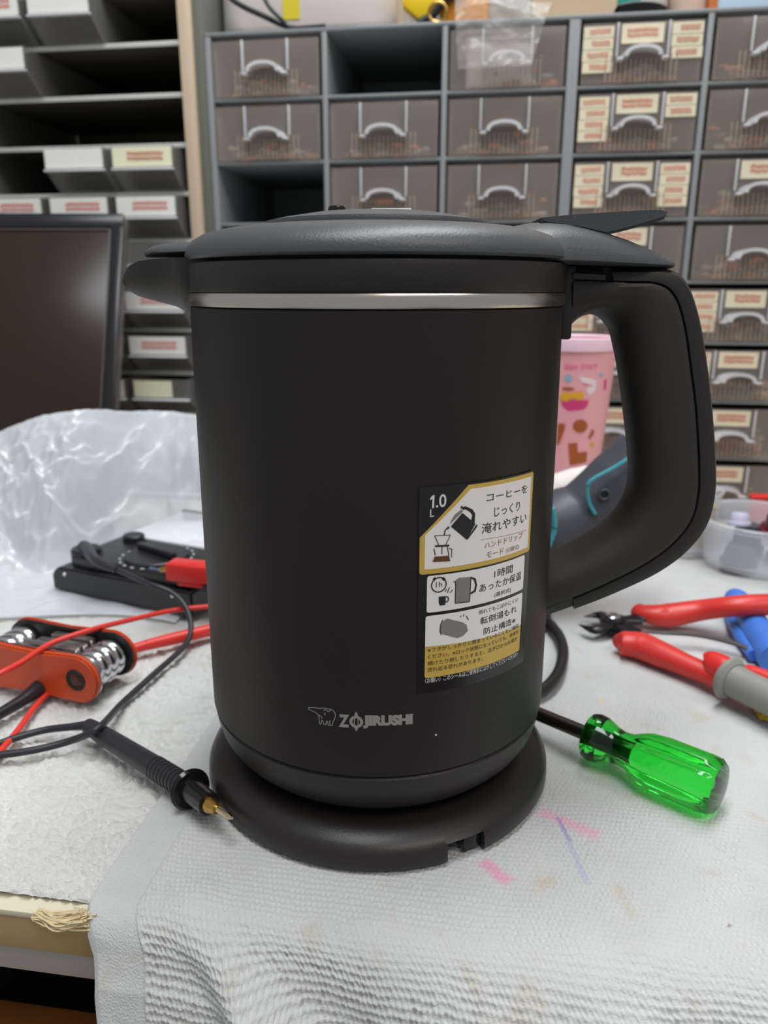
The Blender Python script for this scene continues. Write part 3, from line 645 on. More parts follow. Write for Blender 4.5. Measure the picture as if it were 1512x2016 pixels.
def bin_mesh():
    bm = bmesh.new(); w2 = PW/2-.0035; h1 = PZ-.0035; hm = .0175; yf = -.021
    def slab(pts, th=.0012):
        a = [bm.verts.new(p) for p in pts]; n = (Vector(pts[1])-Vector(pts[0])).cross(Vector(pts[2])-Vector(pts[0])).normalized()*th
        b = [bm.verts.new(Vector(p)+n) for p in pts]; bm.faces.new(a); bm.faces.new(b[::-1])
        for i in range(len(pts)): j = (i+1) % len(pts); bm.faces.new((a[i], b[i], b[j], a[j]))
    slab([(-w2, yf, hm), (w2, yf, hm), (w2, yf, h1), (-w2, yf, h1)]); slab([(-w2, -.002, .003), (w2, -.002, .003), (w2, yf, hm), (-w2, yf, hm)])
    for x in (-w2, w2-.0012): slab([(x, -.002, .003), (x, yf, hm), (x, yf, h1), (x, .14, h1), (x, .14, .003)])
    slab([(-w2, -.002, .003), (-w2, .14, .003), (w2, .14, .003), (w2, -.002, .003)])
    bmesh.ops.recalc_face_normals(bm, faces=bm.faces); me = bpy.data.meshes.new('drawer'); bm.to_mesh(me); bm.free(); me.materials.append(BINM)
    bm = bmesh.new(); addbox(bm, (-w2, yf-.005, hm-.0016), (w2, yf+.0005, hm+.0002), bev=.0006); me2 = bpy.data.meshes.new('pull'); bm.to_mesh(me2); bm.free(); me2.materials.append(LIPM)
    for m_ in (me, me2): m_.shade_smooth(); m_.set_sharp_from_angle(angle=R(35))
    return me, me2
BM1, BM2 = bin_mesh()
WLs = [label_mesh(.052, .0155, 1, PAPERW, red) for red in (True, False, True)]; CRM = mat('cream_card', (232, 230, 200), .7); WLs.append(label_mesh(.052, .0155, 1, CRM, True)); WLh = label_mesh(.036, .0150, 1, CRM, False)
# (row from bench, column 0..2 left to right, label kind)
bins = {(10, 0): 0, (10, 1): 1, (9, 0): 1, (7, 1): 1, (7, 2): 3, (6, 0): 0, (6, 1): 0, (6, 2): 0, (5, 0): 0, (5, 1): 1, (5, 2): None, (4, 2): 0, (3, 2): 2, (2, 2): 'h', (2, 1): 1, (1, 2): 0, (3, 1): 0, (4, 1): 0, (11, 0): 0, (11, 1): 2}
for (r, c), k in bins.items():
    d = inst('drawer', BM1, lc, (UL+.002+PW*(c+.5), -.0012, r*PZ)); inst('pull', BM2, d, (0, 0, 0))
    if k == 'h': inst('paper_label', WLh, d, (-.007, -.0226, .0188))
    elif k is not None: inst('paper_label', WLs[k], d, (0, -.0226, .0186))
# ------------------------------------------------------------------ monitor at the left
T = CAM+ray(245, 419)/F*.618; Bq = CAM+ray(222, 850)/F*.594
T = Vector(T); Bq = Vector(Bq); ud = (T-Bq).normalized(); xd = Vector(rt); nd = ud.cross(xd)  # nd points away from the camera
hgt = (T.z-.0)/ud.z; corner = T-ud*hgt
mo = empty('flat_monitor', corner); tag(mo, 'dark flat screen with thin black bezel leaning behind the plastic sheet', 'monitor')
mo.matrix_world = Matrix((( *(xd), 0), (*(nd), 0), (*(ud), 0), (0, 0, 0, 1))).transposed(); mo.matrix_world = Matrix.Translation(corner) @ Matrix(((xd.x, nd.x, ud.x, 0), (xd.y, nd.y, ud.y, 0), (xd.z, nd.z, ud.z, 0), (0, 0, 0, 1)))
SCR = mat('screen_glass', (46, 34, 26), .2, spec=.35); BZ = mat('bezel_black', (26, 26, 29), .25); BZE = mat('bezel_edge', (92, 84, 82), .35)
MW = .36
box('housing', (-MW, .0035, .006), (-.0002, .016, hgt-.0005), BZE, mo, bev=.002); 
bm = bmesh.new(); b_ = .0095
addbox(bm, (-MW, 0, hgt-b_-.003), (0, .0036, hgt), bev=.0012); addbox(bm, (-MW, 0, .0), (0, .0036, b_), bev=.0012); addbox(bm, (-b_, 0, b_), (0, .0036, hgt-b_-.002), bev=.0008); addbox(bm, (-MW, 0, b_), (-MW+b_, .0036, hgt-b_-.002), bev=.0008)
bmobj('bezel', bm, BZ, mo); box('screen', (-MW+b_, .0014, b_), (-b_, .0034, hgt-b_-.002), SCR, mo, bev=.0002)
bm = bmesh.new(); addbox(bm, (-b_-.0014, .0002, b_), (-b_-.0006, .0016, hgt-b_-.004), bev=.0002); addbox(bm, (-MW+b_, .0002, hgt-b_-.0048), (-b_-.0006, .0016, hgt-b_-.004), bev=.0002); bmobj('bezel_liner', bm, BZE, mo)
# ------------------------------------------------------------------ plastic sheet heap
PLS = mat('milky_plastic_film', (232, 236, 242), .14, alpha=.74, spec=1.)
def zpix(X, Y, py):  # height at which (X, Y) appears in image row py
    A = (X-CAM[0])*cu[0]+(Y-CAM[1])*cu[1]; B = (X-CAM[0])*fw[0]+(Y-CAM[1])*fw[1]; k = (1008-py)/F
    return CAM[2]+(k*B-A)/(cu[2]-k*fw[2])
def make_sheet():
    ni, nj = 420, 380; u = np.linspace(0, 1, ni); v = np.linspace(0, 1, nj); U, Vv = np.meshgrid(u, v)
    X = -.42+.28*U
    rr = np.clip((X+.262)/.05, 0, 1); YR = .236+.058*rr*rr*(3-2*rr)
    Yf = .112+.03*np.sin(U*9)*.3; Y = Yf+(YR+.012+.012*rr-Yf)*Vv
    prow = np.interp(X, [-.42, -.327, -.285, -.249, -.20, -.16, -.14], [880, 850, 820, 806, 815, 832, 850]); zr = zpix(X, YR, prow)
    st = .176+.09*rr
    t = np.clip((Y-st)/(YR-st), 0, 1); rise = t**1.15
    over = np.clip((Y-YR)/.02, 0, 1)
    Z = rise*zr-over*.035
    cre = np.abs(fbm(U*6+Vv*3.5, Vv*4.2-U*3, 4, 90)*2-1); cre2 = np.abs(fbm(U*15-Vv*9, Vv*10+U*5, 3, 55)*2-1)
    side = np.sin(math.pi*np.clip(t, 0, 1))
    Z = Z+(.036*(.3-cre)+.018*(.35-cre2))*(.12+.88*side)
    Z += .007*side*(np.abs(np.sin(U*13+Vv*3+3*fbm(U*3, Vv*3, 2, 2)))-.5)
    Z = np.maximum(Z, .0008+.0005*np.sin(U*60+Vv*20)); Z[0, :] = .0003
    qa = P(105, 1159); qb = P(380, 1217); dd = (qb-qa).normalized(); lx = (X-qa.x)*dd.x+(Y-qa.y)*dd.y; ly = -(X-qa.x)*dd.y+(Y-qa.y)*dd.x
    Z = np.where((lx > -.004) & (lx < .14) & (ly > -.004) & (ly < .122), np.minimum(Z, .0014), Z)
    return gridmesh('plastic_sheet', np.stack([X, Y, Z-.0005], 2), U*0, PLS)
ps_ = make_sheet(); tag(ps_, 'crumpled milky clear plastic sheet heaped at left behind the multimeter', 'plastic sheet')
WCL = mat('bundle_white', (214, 214, 216), .6, var=.12, vscale=30)
# ------------------------------------------------------------------ analog multimeter
pA = P(105, 1159, .0015); pB = P(380, 1217, .0015); mdir = (pB-pA); mw = mdir.length; mrz = math.atan2(mdir.y, mdir.x)
mu = thing('analog_multimeter', (pA.x, pA.y, .0015), 'black analog multimeter with round range dial and red plug, left of the kettle', 'multimeter', mrz)
MB_ = mat('meter_black', (42, 42, 46), .35, bump=.05, bscale=900); MW_ = mat('meter_window', (222, 224, 228), .08, coat=.5); DIAL = mat('dial_black', (30, 30, 34), .4); MARK = mat('dial_marks', (196, 200, 200), .5); BLUI = mat('blue_marks', (96, 140, 176), .5)
ml = .112; mh = .016
prism('rear_shell', [(0, 0), (mw, 0), (mw, mh), (.006, mh), (0, mh-.005)], 0, ml, MB_, mu, bev=.0012)
box('front_shell', (.014, .004, mh), (mw+.012, ml+.006, mh+.0075), MB_, mu, bev=.0016)
fz = mh+.0075
box('scale_window', (.017, .050, fz-.001), (mw+.009, ml+.002, fz+.0016), MW_, mu, bev=.001); box('window_frame', (.015, ml+.0022, fz-.001), (mw+.011, ml+.0055, fz+.0022), mat('meter_frame_grey', (128, 130, 128), .4), mu, bev=.0006)
dl = lathe('range_dial', [(0, 0), (.0205, 0), (.0205, .0012), (.0195, .0020), (0, .0020)], DIAL, mu, 48, loc=(.066, .026, fz))
box('dial_pointer', (-.0185, -.0022, .0018), (.0185, .0022, .0062), DIAL, dl, bev=.0008, M=Matrix.Rotation(R(-14), 4, 'Z'))
for k in range(20):
    an = 2*math.pi*k/20; box('range_mark', (-.0012, -.0006, 0), (.0012, .0006, .0003), MARK, mu, bev=0, M=Matrix.Translation((.066+.0228*math.cos(an), .026+.0228*math.sin(an), fz)) @ Matrix.Rotation(an, 4, 'Z') @ Matrix.Rotation(R(90), 4, 'Z'))
for k in range(6): box('blue_mark', (.076+.006*k, .0065, fz), (.080+.006*k, .0085, fz+.0003), BLUI, mu, bev=0)
lathe('zero_knob', [(0, 0), (.0075, 0), (.0072, .004), (.0062, .0048), (0, .0048)], DIAL, mu, 32, loc=(.030, .045, fz))
rk = lathe('jack_housing', [(0, 0), (.0095, 0), (.0095, .006), (.0085, .0072), (0, .0072)], DIAL, mu, 40, loc=(.018, .014, fz-.004))
for sx in (.012, mw-.014): lathe('case_screw', [(0, 0), (.0014, 0), (.0012, .0006), (0, .0006)], CHROME, mu, 16, M=Matrix.Translation((sx, -.0001, mh-.004)) @ Matrix.Rotation(R(90), 4, 'X'))
# red and black leads
REDP = mat('red_pvc', (226, 62, 52), .35, bump=.03, bscale=600); RED2 = mat('red_plug', (222, 48, 44), .4); CBL = mat('black_cable', (44, 44, 50), .4); BRASS = mat('brass', (200, 160, 90), .25, metal=1)
rp = thing('red_test_lead', (0, 0, 0), 'red multimeter lead with boxy red plug, its thin wire crossing over the hex keys', 'test lead')
q0 = P(335, 1120, fz+.006); q1 = P(420, 1128, fz+.006); d = (q1-q0).normalized(); ang = math.atan2(d.y, d.x)
box('plug', (0, -.0065, -.0055), (.034, .0065, .0055), RED2, rp, bev=.0016, M=Matrix.Translation(q0) @ Matrix.Rotation(ang, 4, 'Z'))
box('plug_stem', (.006, -.004, -.009), (.022, .004, -.0055), RED2, rp, bev=.001, M=Matrix.Translation(q0) @ Matrix.Rotation(ang, 4, 'Z'))
tube('plug_pin', [q0+Vector((-.006*math.cos(ang), -.006*math.sin(ang), -.001)), q0], .0018, BRASS, rp, 2, 10)
e1 = Matrix.Translation(q0) @ Matrix.Rotation(ang, 4, 'Z') @ Vector((.034, 0, 0))
e2 = P(428, 1193, .013)
tube('lead_wire', [e1, e1+Vector((.012, -.004, -.002)), Vector((-.092, .118, .012)), e2, P(340, 1202, .014), P(250, 1222, .020), P(180, 1240, .0265), P(100, 1267, .0255), P(40, 1305, .0255), P(-20, 1337, .024), P(-120, 1400, .003), P(-200, 1480, .002)], .0014, REDP, rp, 8, 10)
rr_ = thing('red_probe', (0, 0, 0), 'red test probe body lying behind the orange hex keys with its wire running under them', 'test probe')
a_ = P(288, 1270, .004); b_q = P(425, 1238, .004)
tube('probe_body', [a_, a_.lerp(b_q, .3), a_.lerp(b_q, .7), b_q], [.0030, .0034, .0036, .0036], REDP, rr_, 5, 14); tube('probe_seam', [a_+Vector((0, .003, .0012)), b_q+Vector((0, .0036, .0012))], .0006, CBL, rr_, 2, 8)
tube('probe_wire', [a_, P(220, 1290, .003), P(160, 1320, .0018), P(110, 1352, .0018), P(70, 1390, .0018), P(35, 1438, .0018), P(-10, 1490, .0018), P(-60, 1540, .0018)], [.0028, .0024, .0016, .0014, .0014, .0014, .0014, .0014], REDP, rr_, 8, 10)
bl = thing('black_probe', (0, 0, 0), 'black test probe with flange and brass tip resting on the kettle base', 'test probe')
t0 = P(172, 1428, .0046); t1_ = P(372, 1552, .0070); t2 = P(412, 1583, .0098); t3 = P(428, 1592, .0108); t4 = P(457, 1611, .0122)
tube('probe_handle', [t0, t0.lerp(t1_, .04), t0.lerp(t1_, .3), t0.lerp(t1_, .7), t1_], [.0028, .0036, .0041, .0045, .0044], CBL, bl, 5, 20)
for k in range(8):
    c = t0.lerp(t1_, .70+.03*k); tube('grip_ring', [c, c+(t1_-t0).normalized()*.0007], .0047, CBL, bl, 1, 20)
ax = (t2-t1_).normalized(); tube('flange', [t1_, t1_+ax*.0012, t1_+ax*.0024], [.0072, .0080, .0070], GLOSSB, bl, 3, 28)
tube('nose', [t1_+ax*.002, t1_+ax*.006, t2], [.0052, .0046, .0042], GLOSSB, bl, 3, 24); tube('brass_ferrule', [t2, t2+ax*.0012, t3], [.0031, .0031, .0020], BRASS, bl, 3, 18)
tube('tip', [t3, t3.lerp(t4, .7), t4], [.0013, .0013, .0005], mat('tip_metal', (214, 196, 160), .2, metal=1), bl, 3, 14)
mj = mu.matrix_basis  # jack position
jx = Vector((pA.x+.018*math.cos(mrz)-.014*math.sin(mrz), pA.y+.018*math.sin(mrz)+.014*math.cos(mrz), fz+.004))
bkl = thing('black_test_lead', (0, 0, 0), 'black multimeter wire running down from the meter past the orange hex keys', 'test lead')
tube('plug_boot', [jx+Vector((-.004, .003, 0)), jx, P(190, 1105, fz+.006), P(230, 1122, fz+.004)], [.0042, .0044, .0030, .0020], CBL, bkl, 5, 14)
tube('lead_wire', [P(222, 1118, fz+.004), P(290, 1148, fz+.003), P(340, 1168, .022), P(368, 1200, .015), P(376, 1240, .007), P(360, 1275, .003), P(300, 1330, .0016), P(240, 1385, .0016), P(195, 1432, .0105), P(140, 1458, .0030), P(60, 1478, .0016), P(-30, 1489, .0016), P(-120, 1490, .0016)], .0016, CBL, bkl, 8, 10)
tube('probe_wire', [t0, P(140, 1431, .0035), P(90, 1437, .0022), P(40, 1450, .0018), P(0, 1464, .0018), P(-60, 1490, .0018)], [.0022, .0017, .0016, .0016, .0016, .0016], CBL, bl, 8, 10)
bp_ = thing('black_alligator_lead', (0, 0, 0), 'short thick black plug poking out under the orange hex keys at the left edge', 'plug')
tube('boot', [P(112, 1330, .0045), P(80, 1352, .0045), P(45, 1378, .004), P(0, 1405, .0035), P(-60, 1440, .003)], [.0042, .0042, .0030, .0026, .0024], CBL, bp_, 6, 14)
# ------------------------------------------------------------------ folding hex keys
OR_ = mat('orange_plate', (206, 78, 38), .35, bump=.06, bscale=500, var=.12, vscale=60); BKP = mat('black_insert', (28, 28, 30), .4)
hz = .0125
N0 = P(155, 1335, hz); F0 = P(262, 1287, hz); bv = (P(-2, 1307, hz)-N0).normalized(); av = Vector((bv.y, -bv.x, 0)); av = av if av.y > 0 else -av; thick = .0285
hx = empty('folding_hex_keys', (N0.x, N0.y, 0)); tag(hx, 'orange folding hex key set lying on edge on the fluffy towel at left', 'hex keys')
Mh = Matrix(((bv.x, av.x, 0, 0), (bv.y, av.y, 0, 0), (0, 0, 1, 0), (0, 0, 0, 1))); hx.matrix_world = Matrix.Translation((N0.x, N0.y, 0)) @ Mh
def slot(L_, r, n=14, cz=hz, dip=0.):
    return [(r*math.sin(R(180*k/n))*-1, cz+r*math.cos(R(180*k/n))) for k in range(n+1)]+[(L_*.5, cz-r+dip), (L_*.5, cz-r+dip)][:1]+[(L_+r*math.sin(R(180*k/n)), cz-r*math.cos(R(180*k/n))) for k in range(n+1)]+[(L_*.5, cz+r-dip)]
HL = .052; hr = .0122
prism('side_plate', slot(HL, hr, dip=.0012), -.0022, .0012, OR_, hx, bev=.0008); prism('plate_liner', slot(HL, hr-.0004), .0013, .0024, CHROME, hx, bev=.0002)
prism('side_plate', slot(HL, hr, dip=.0012), thick-.0010, thick+.0012, OR_, hx, bev=.0006); prism('plate_liner', slot(HL, hr-.0006, dip=.001), thick-.0032, thick-.0012, BKP, hx, bev=.0003)
RX = Matrix.Rotation(R(-90), 4, 'X')
nw = 4; g = (thick-.0058)/nw
for e in (0, HL):
    for k in range(nw):
        lathe('spacer_ring', [(0, 0), (.0080, 0), (.0092, g*.2), (.0095, g*.5), (.0092, g*.8), (.0080, g*.97), (0, g*.97)], CHROME, hx, 32, M=Matrix.Translation((e, .0025+k*g, hz)) @ RX)
    lathe('pivot_screw', [(.0030, .0006), (.0032, -.0004), (.0050, -.0006), (.0056, 0), (.0056, .001), (0, .001), (0, -.0002), (.0030, .0002)], BKP, hx, 32, M=Matrix.Translation((e, -.0022, hz)) @ RX)
    lathe('screw_socket', [(0, 0), (.0028, 0), (.0028, .0012), (0, .0012)], mat('screw_grey', (84, 76, 72), .4, metal=.6), hx, 6, M=Matrix.Translation((e, -.0030, hz)) @ RX, smooth=False)
KEY = mat('key_steel', (176, 168, 166), .3, metal=.9)
for k in range(nw): box('hex_key', (.008, .0032+k*g, hz+.0035), (HL-.008-.004*k, .0032+k*g+g*.7, hz+.0085+.0008*(k % 2)), KEY, hx, bev=.0006)
# ------------------------------------------------------------------ green screwdriver
GRN = mat('green_acetate', (60, 250, 78), .06, trans=1, ior=1.48)
sa = P(1158, 1446, .0105); sb = P(1418, 1553, .0117)
sd = thing('screwdriver', (sa.x, sa.y, 0), 'screwdriver with translucent bright green handle, right of the kettle', 'screwdriver')
dirv = (sb-sa); LH = dirv.length; rot = dirv.normalized().to_track_quat('Z', 'Y').to_matrix().to_4x4(); Msd = Matrix.Translation((0, 0, sa.z)) @ rot
prof = [(0, .0), (.0070, 0), (.0094, .0012), (.0100, .0035), (.0096, .0065), (.0076, .0115), (.0068, .0150), (.0074, .0190), (.0096, .0235), (.0108, .0270), (.0113, .032), (.0114, LH-.006), (.0108, LH-.002), (.0094, LH-.0003), (.0060, LH+.0004), (0, LH+.0004)]
seg = 72; V = []; Fc = []; n = len(prof)
for i in range(seg):
    an = 2*math.pi*i/seg
    for k, (r, z) in enumerate(prof):
        fl = max(0, min(1, (z-.018)/.01))*max(0, min(1, (LH-.003-z)/.004)); rr = r*(1-.15*fl*(max(0, math.cos(an*6))**1.5))
        V.append((rr*math.cos(an), rr*math.sin(an), z))
for i in range(seg):
    j = (i+1) % seg
    for k in range(n-1): Fc.append((i*n+k, j*n+k, j*n+k+1, i*n+k+1))
me = bpy.data.meshes.new('handle'); me.from_pydata(V, [], Fc); bm = bmesh.new(); bm.from_mesh(me); bmesh.ops.remove_doubles(bm, verts=bm.verts, dist=1e-6); bm.transform(Msd); bmobj('handle', bm, GRN, sd)
DKS = mat('dark_steel_shaft', (86, 76, 72), .25, metal=.9)
tip = P(1005, 1352, .0068)-Vector((sa.x, sa.y, 0)); c0 = Msd @ Vector((0, 0, -.0002)); dd = (c0-(Msd @ Vector((0, 0, -.06)))).normalized()
tube('shaft', [c0-dd*.062, c0-dd*.03, c0], .0031, DKS, sd, 3, 16); tube('blade', [c0-dd*.068, c0-dd*.062], [.0018, .0031], DKS, sd, 3, 12, flat=1)
tube('shaft_core', [c0+dd*.0002, c0+dd*.022], .0029, DKS, sd, 3, 16)
# ------------------------------------------------------------------ side cutters
RDH = mat('red_dipped_grip', (214, 58, 52), .35); CUTS = mat('dark_tool_steel', (58, 56, 58), .3, metal=.8)
cutt = thing('side_cutters', (0, 0, 0), 'side cutters with red grips and dark pointed jaws, open on the towel at right', 'side cutters')
pv = P(1206, 1226, .006)
for sgn, tp, md in ((1, (1150, 1214), (1180, 1211)), (-1, (1140, 1230), (1170, 1240))):
    tube('jaw', [P(*tp, .005), P(*md, .0058), pv+Vector((-.002, .004*sgn, .0)), pv+Vector((.004, -.003*sgn, 0)), P(1262, 1250 if sgn > 0 else 1222, .006)] if True else [], [.0004, .0032, .0046, .0042, .0034], CUTS, cutt, 5, 12, flat=.7)
lathe('pivot_rivet', [(0, 0), (.0042, 0), (.0042, .0012), (.0032, .0020), (0, .0022)], CHROME, cutt, 28, loc=(pv.x, pv.y, .0092)); lathe('pivot_boss', [(0, -.004), (.0070, -.004), (.0074, 0), (.0070, .0032), (0, .0034)], CUTS, cutt, 32, loc=(pv.x, pv.y, .006))
tube('arm', [P(1225, 1222, .006), P(1260, 1216, .007), P(1300, 1214, .008)], .0036, CUTS, cutt, 4, 12, flat=.6); tube('arm', [P(1215, 1236, .006), P(1232, 1250, .006), P(1255, 1262, .007)], .0038, CUTS, cutt, 4, 12, flat=.7)
tube('grip', [P(1256, 1202, .0085), P(1266, 1207, .0085), P(1295, 1211, .0085), P(1320, 1211, .0085), P(1380, 1201, .013), P(1450, 1193, .0195), P(1530, 1190, .0215), P(1640, 1192, .022)], [.0052, .0056, .0072, .0080, .0070, .0068, .0070, .0060], RDH, cutt, 6, 18, flat=.85)
tube('grip', [P(1217, 1266, .0075), P(1224, 1266, .0075), P(1262, 1272, .0075), P(1300, 1288, .0075), P(1350, 1309, .0075), P(1400, 1330, .0072), P(1440, 1352, .007), P(1475, 1372, .007)], [.0030, .0072, .0084, .0078, .0064, .0058, .0052, .0045], RDH, cutt, 6, 18, flat=.85)
tube('return_spring', [P(1262, 1244, .008), P(1310, 1246, .009), P(1370, 1250, .009), P(1430, 1262, .008), P(1478, 1278, .007)], [.0010, .0016, .0018, .0020, .0016], mat('brown_rubber', (74, 68, 68), .5), cutt, 6, 10, flat=.6)
# grey and red handled tool at the right edge
GRG = mat('grey_rubber', (142, 142, 134), .5)
g1 = thing('grey_red_grip_pliers', (0, 0, 0), 'tool with grey collared grip over red handle, crossing the cutters at the right edge', 'pliers')
tube('red_handle', [P(1385, 1305, .012), P(1400, 1306, .0125), P(1425, 1318, .0125), P(1450, 1330, .012)], [.0045, .0062, .0068, .006], RED2, g1, 5, 16)
gA = P(1428, 1332, .0125); gB = P(1530, 1382, .0125); gv = (gB-gA).normalized()
tube('grip_collar', [gA, gA+gv*.0016, gA+gv*.0034, gA+gv*.005], [.0088, .0104, .0104, .0086], GRG, g1, 4, 24); tube('grey_grip', [gA+gv*.004, gA+gv*.012, gB, gB+gv*.05], [.0080, .0076, .0078, .0072], GRG, g1, 5, 20)
tube('red_handle', [P(1455, 1318, .006), P(1480, 1326, .006), P(1512, 1338, .006), P(1570, 1362, .006)], [.003, .0042, .0044, .004], RED2, g1, 5, 14)
# blue tool
BLU = mat('blue_plastic', (70, 128, 222), .45, bump=.1, bscale=200, var=.12, vscale=50)
bt = thing('blue_tool_handle', (0, 0, 0), 'thick blue plastic tool handle lying under the red grips at right', 'tool handle')
b0 = P(1447, 1178, .0075); b1_ = P(1560, 1345, .0085); bd = (b1_-b0).normalized()
tube('handle_body', [b0-bd*.004, b0-bd*.002, b0+bd*.004, b0+bd*.014, b0+bd*.028, b0+bd*.05, b0+bd*.085], [.003, .0058, .0074, .0066, .0080, .0086, .0086], BLU, bt, 5, 24)
bn = Vector((-bd.y, bd.x, 0)); tube('handle_ridge', [b0-bn*.0070+bd*.012-Vector((0,0,.003)), b0-bn*.0080+bd*.03-Vector((0,0,.003)), b0-bn*.0086+bd*.05-Vector((0,0,.003)), b0-bn*.0080+bd*.075-Vector((0,0,.003))], [.002, .0034, .0038, .0034], BLU, bt, 5, 14)
# yellow thing at the right edge
YEL = mat('yellow_plastic', (222, 186, 44), .4)
yt = thing('yellow_bit', (P(1520, 1410).x, P(1520, 1410).y, 0), 'small yellow plastic tab at the right edge below the grey grip', 'plastic tab')
prism('tab', [(-.008, .0003), (.012, .0003), (.014, .005), (.004, .0085), (-.004, .007)], -.006, .007, YEL, yt, bev=.001); box('tab_rib', (-.005, -.0066, .0008), (.010, -.0061, .003), YEL, yt, bev=.0002)
# ------------------------------------------------------------------ power tool behind the handle
PTM = mat('dark_grey_rubber', (70, 72, 80), .42, bump=.08, bscale=400); TEAL = mat('teal_trim', (70, 160, 172), .4)
def PD(x, y, d): # at horizontal distance d from the camera, along the view heading
    r = ray(x, y); return Vector(CAM+r*(d/r.dot(fh)))
pt = thing('cordless_power_tool', (0, 0, 0), 'dark grey power tool with teal trim line, seen through the kettle handle loop', 'power tool')
dd_ = .44
pts = [PD(1015, 1120, dd_), PD(1085, 1045, dd_), PD(1150, 1010, dd_), PD(1220, 955, dd_), PD(1275, 900, dd_)]
tube('tool_body', pts, [.018, .0225, .0195, .0215, .0205], PTM, pt, 8, 28)
fwv = -Vector(fh); 
tube('trim_line', [PD(x, y, dd_-.0205) for x, y in ((1262, 885), (1215, 917), (1165, 945), (1157, 962), (1160, 990), (1172, 1012))], .0011, TEAL, pt, 8, 8)
tube('trim_line', [PD(x, y, dd_-.0215) for x, y in ((1088, 1000), (1092, 1030), (1090, 1050), (1080, 1075))], .0016, TEAL, pt, 8, 8)
Mh2 = Matrix.Translation(PD(1188, 972, dd_-.019)) @ fwv.to_track_quat('Z', 'Y').to_matrix().to_4x4()
lathe('screw_hole', [(.0030, .0), (.0034, .0018), (.0028, .0022), (.0022, .0018), (.0022, -.001), (0, -.001)], PTM, pt, 28, M=Mh2); lathe('screw_head', [(0, -.0002), (.0021, -.0002), (.0021, .0006), (0, .0006)], mat('hole_dark', (18, 30, 32), .4), pt, 20, M=Mh2)
lowp = PD(985, 1130, dd_); box('battery', (-.032, -.03, 0), (.030, .03, .022), PTM, pt, bev=.004, M=Matrix.Translation((lowp.x, lowp.y, .0006)))
# white cloth by the cup
wc = tube('white_paper_tissue', [PD(1060, 985, .50), PD(1105, 966, .50), PD(1140, 948, .50), PD(1165, 930, .50)], [.010, .0125, .0105, .006], WFO, None, 6, 16); tag(wc, 'rumpled white tissue between the pink cup and the power tool', 'tissue')
# ------------------------------------------------------------------ pink tumbler
PNK = mat('pink_plastic', (246, 176, 182), .35); PNKR = mat('pale_pink_rim', (248, 212, 226), .3); MAG = mat('magenta_print', (224, 66, 128), .5); YLO = mat('yellow_print', (236, 176, 40), .5); CHO = mat('brown_print', (176, 92, 44), .5); LBL = mat('light_blue_print', (150, 184, 208), .5); PK2 = mat('hot_pink_print', (240, 130, 160), .5); WPR = mat('white_print', (244, 226, 226), .5)
dc = .555; cc = PD(1124, 815, dc); topz = PD(1124, 662, dc).z
cup = thing('pink_tumbler', (cc.x, cc.y, 0), 'tall pink tumbler printed with chocolates and fruit, behind the kettle handle', 'cup', YAW)
rt_ = .0300; rb_ = .0185
def cr(z): return rb_+(rt_-.0015-rb_)*z/(topz-.008)
lathe('tumbler_body', [(0, 0), (rb_-.002, 0), (rb_, .002), (cr(topz-.008), topz-.008), (cr(topz-.008)-.0012, topz-.008), (rb_-.001, .004), (0, .004)], PNK, cup, 64)
lathe('rim', [(rt_-.0026, topz-.0085), (rt_, topz-.0085), (rt_+.0004, topz-.004), (rt_, topz-.0004), (rt_-.0010, topz), (rt_-.0026, topz-.001), (rt_-.0026, topz-.0085)], PNKR, cup, 64)
def cprint(name, m, shapes, off=.0002):
    for sh in shapes:
        bm = bmesh.new(); fl = []
        for x, y in sh:
            lx, lz = (lambda q: ((q-cc).dot(Vector(rt)), q.z))(PD(1080+x*180/789, 640+y*180/789, dc-.022))
            fl.append((math.asin(max(-.98, min(.98, lx/cr(lz)))), lz, 0))
        f = bm.faces.new([bm.verts.new(p) for p in fl]); bmesh.ops.triangulate(bm, faces=[f])
        t = -1.4
        while t < 1.4: bmesh.ops.bisect_plane(bm, geom=bm.verts[:]+bm.edges[:]+bm.faces[:], plane_co=(t, 0, 0), plane_no=(1, 0, 0)); t += .07
        for v in bm.verts: rr = cr(v.co.z)+off; v.co = Vector((rr*math.sin(v.co.x), -rr*math.cos(v.co.x), v.co.y)) if False else Vector(((cr(v.co.y)+off)*math.sin(v.co.x), -(cr(v.co.y)+off)*math.cos(v.co.x), v.co.y))
        bmobj(name, bm, m, cup, False)
def circ(x, y, r, ry=None, n=12): ry = ry or r; return [(x+r*math.cos(2*math.pi*k/n), y+ry*math.sin(2*math.pi*k/n)) for k in range(n)]
def rq(x0, y0, x1, y1): return [(x0, y0), (x1, y0), (x1, y1), (x0, y1)]
cprint('fruit_bowl_print', MAG, [[(100, 640), (335, 640), (325, 690), (290, 722), (160, 735), (120, 700)], rq(478, 470, 505, 560)])
cprint('fruit_print', YLO, [circ(140, 615, 42), circ(250, 602, 40), circ(200, 600, 30), circ(280, 1240, 18), circ(380, 1030, 22)], .0004)
cprint('chocolate_print', CHO, [circ(265, 865, 65, 58), [(165, 1020), (240, 1010), (245, 1095), (330, 1090), (325, 1180), (180, 1205)], [(335, 970), (375, 890), (398, 930), (350, 985)], [(85, 850), (140, 850), (135, 900), (95, 1030), (75, 1035)], circ(160, 545, 50, 14)], .0003)
cprint('blue_dot_print', LBL, [circ(160, 455, 32), circ(445, 425, 20)])
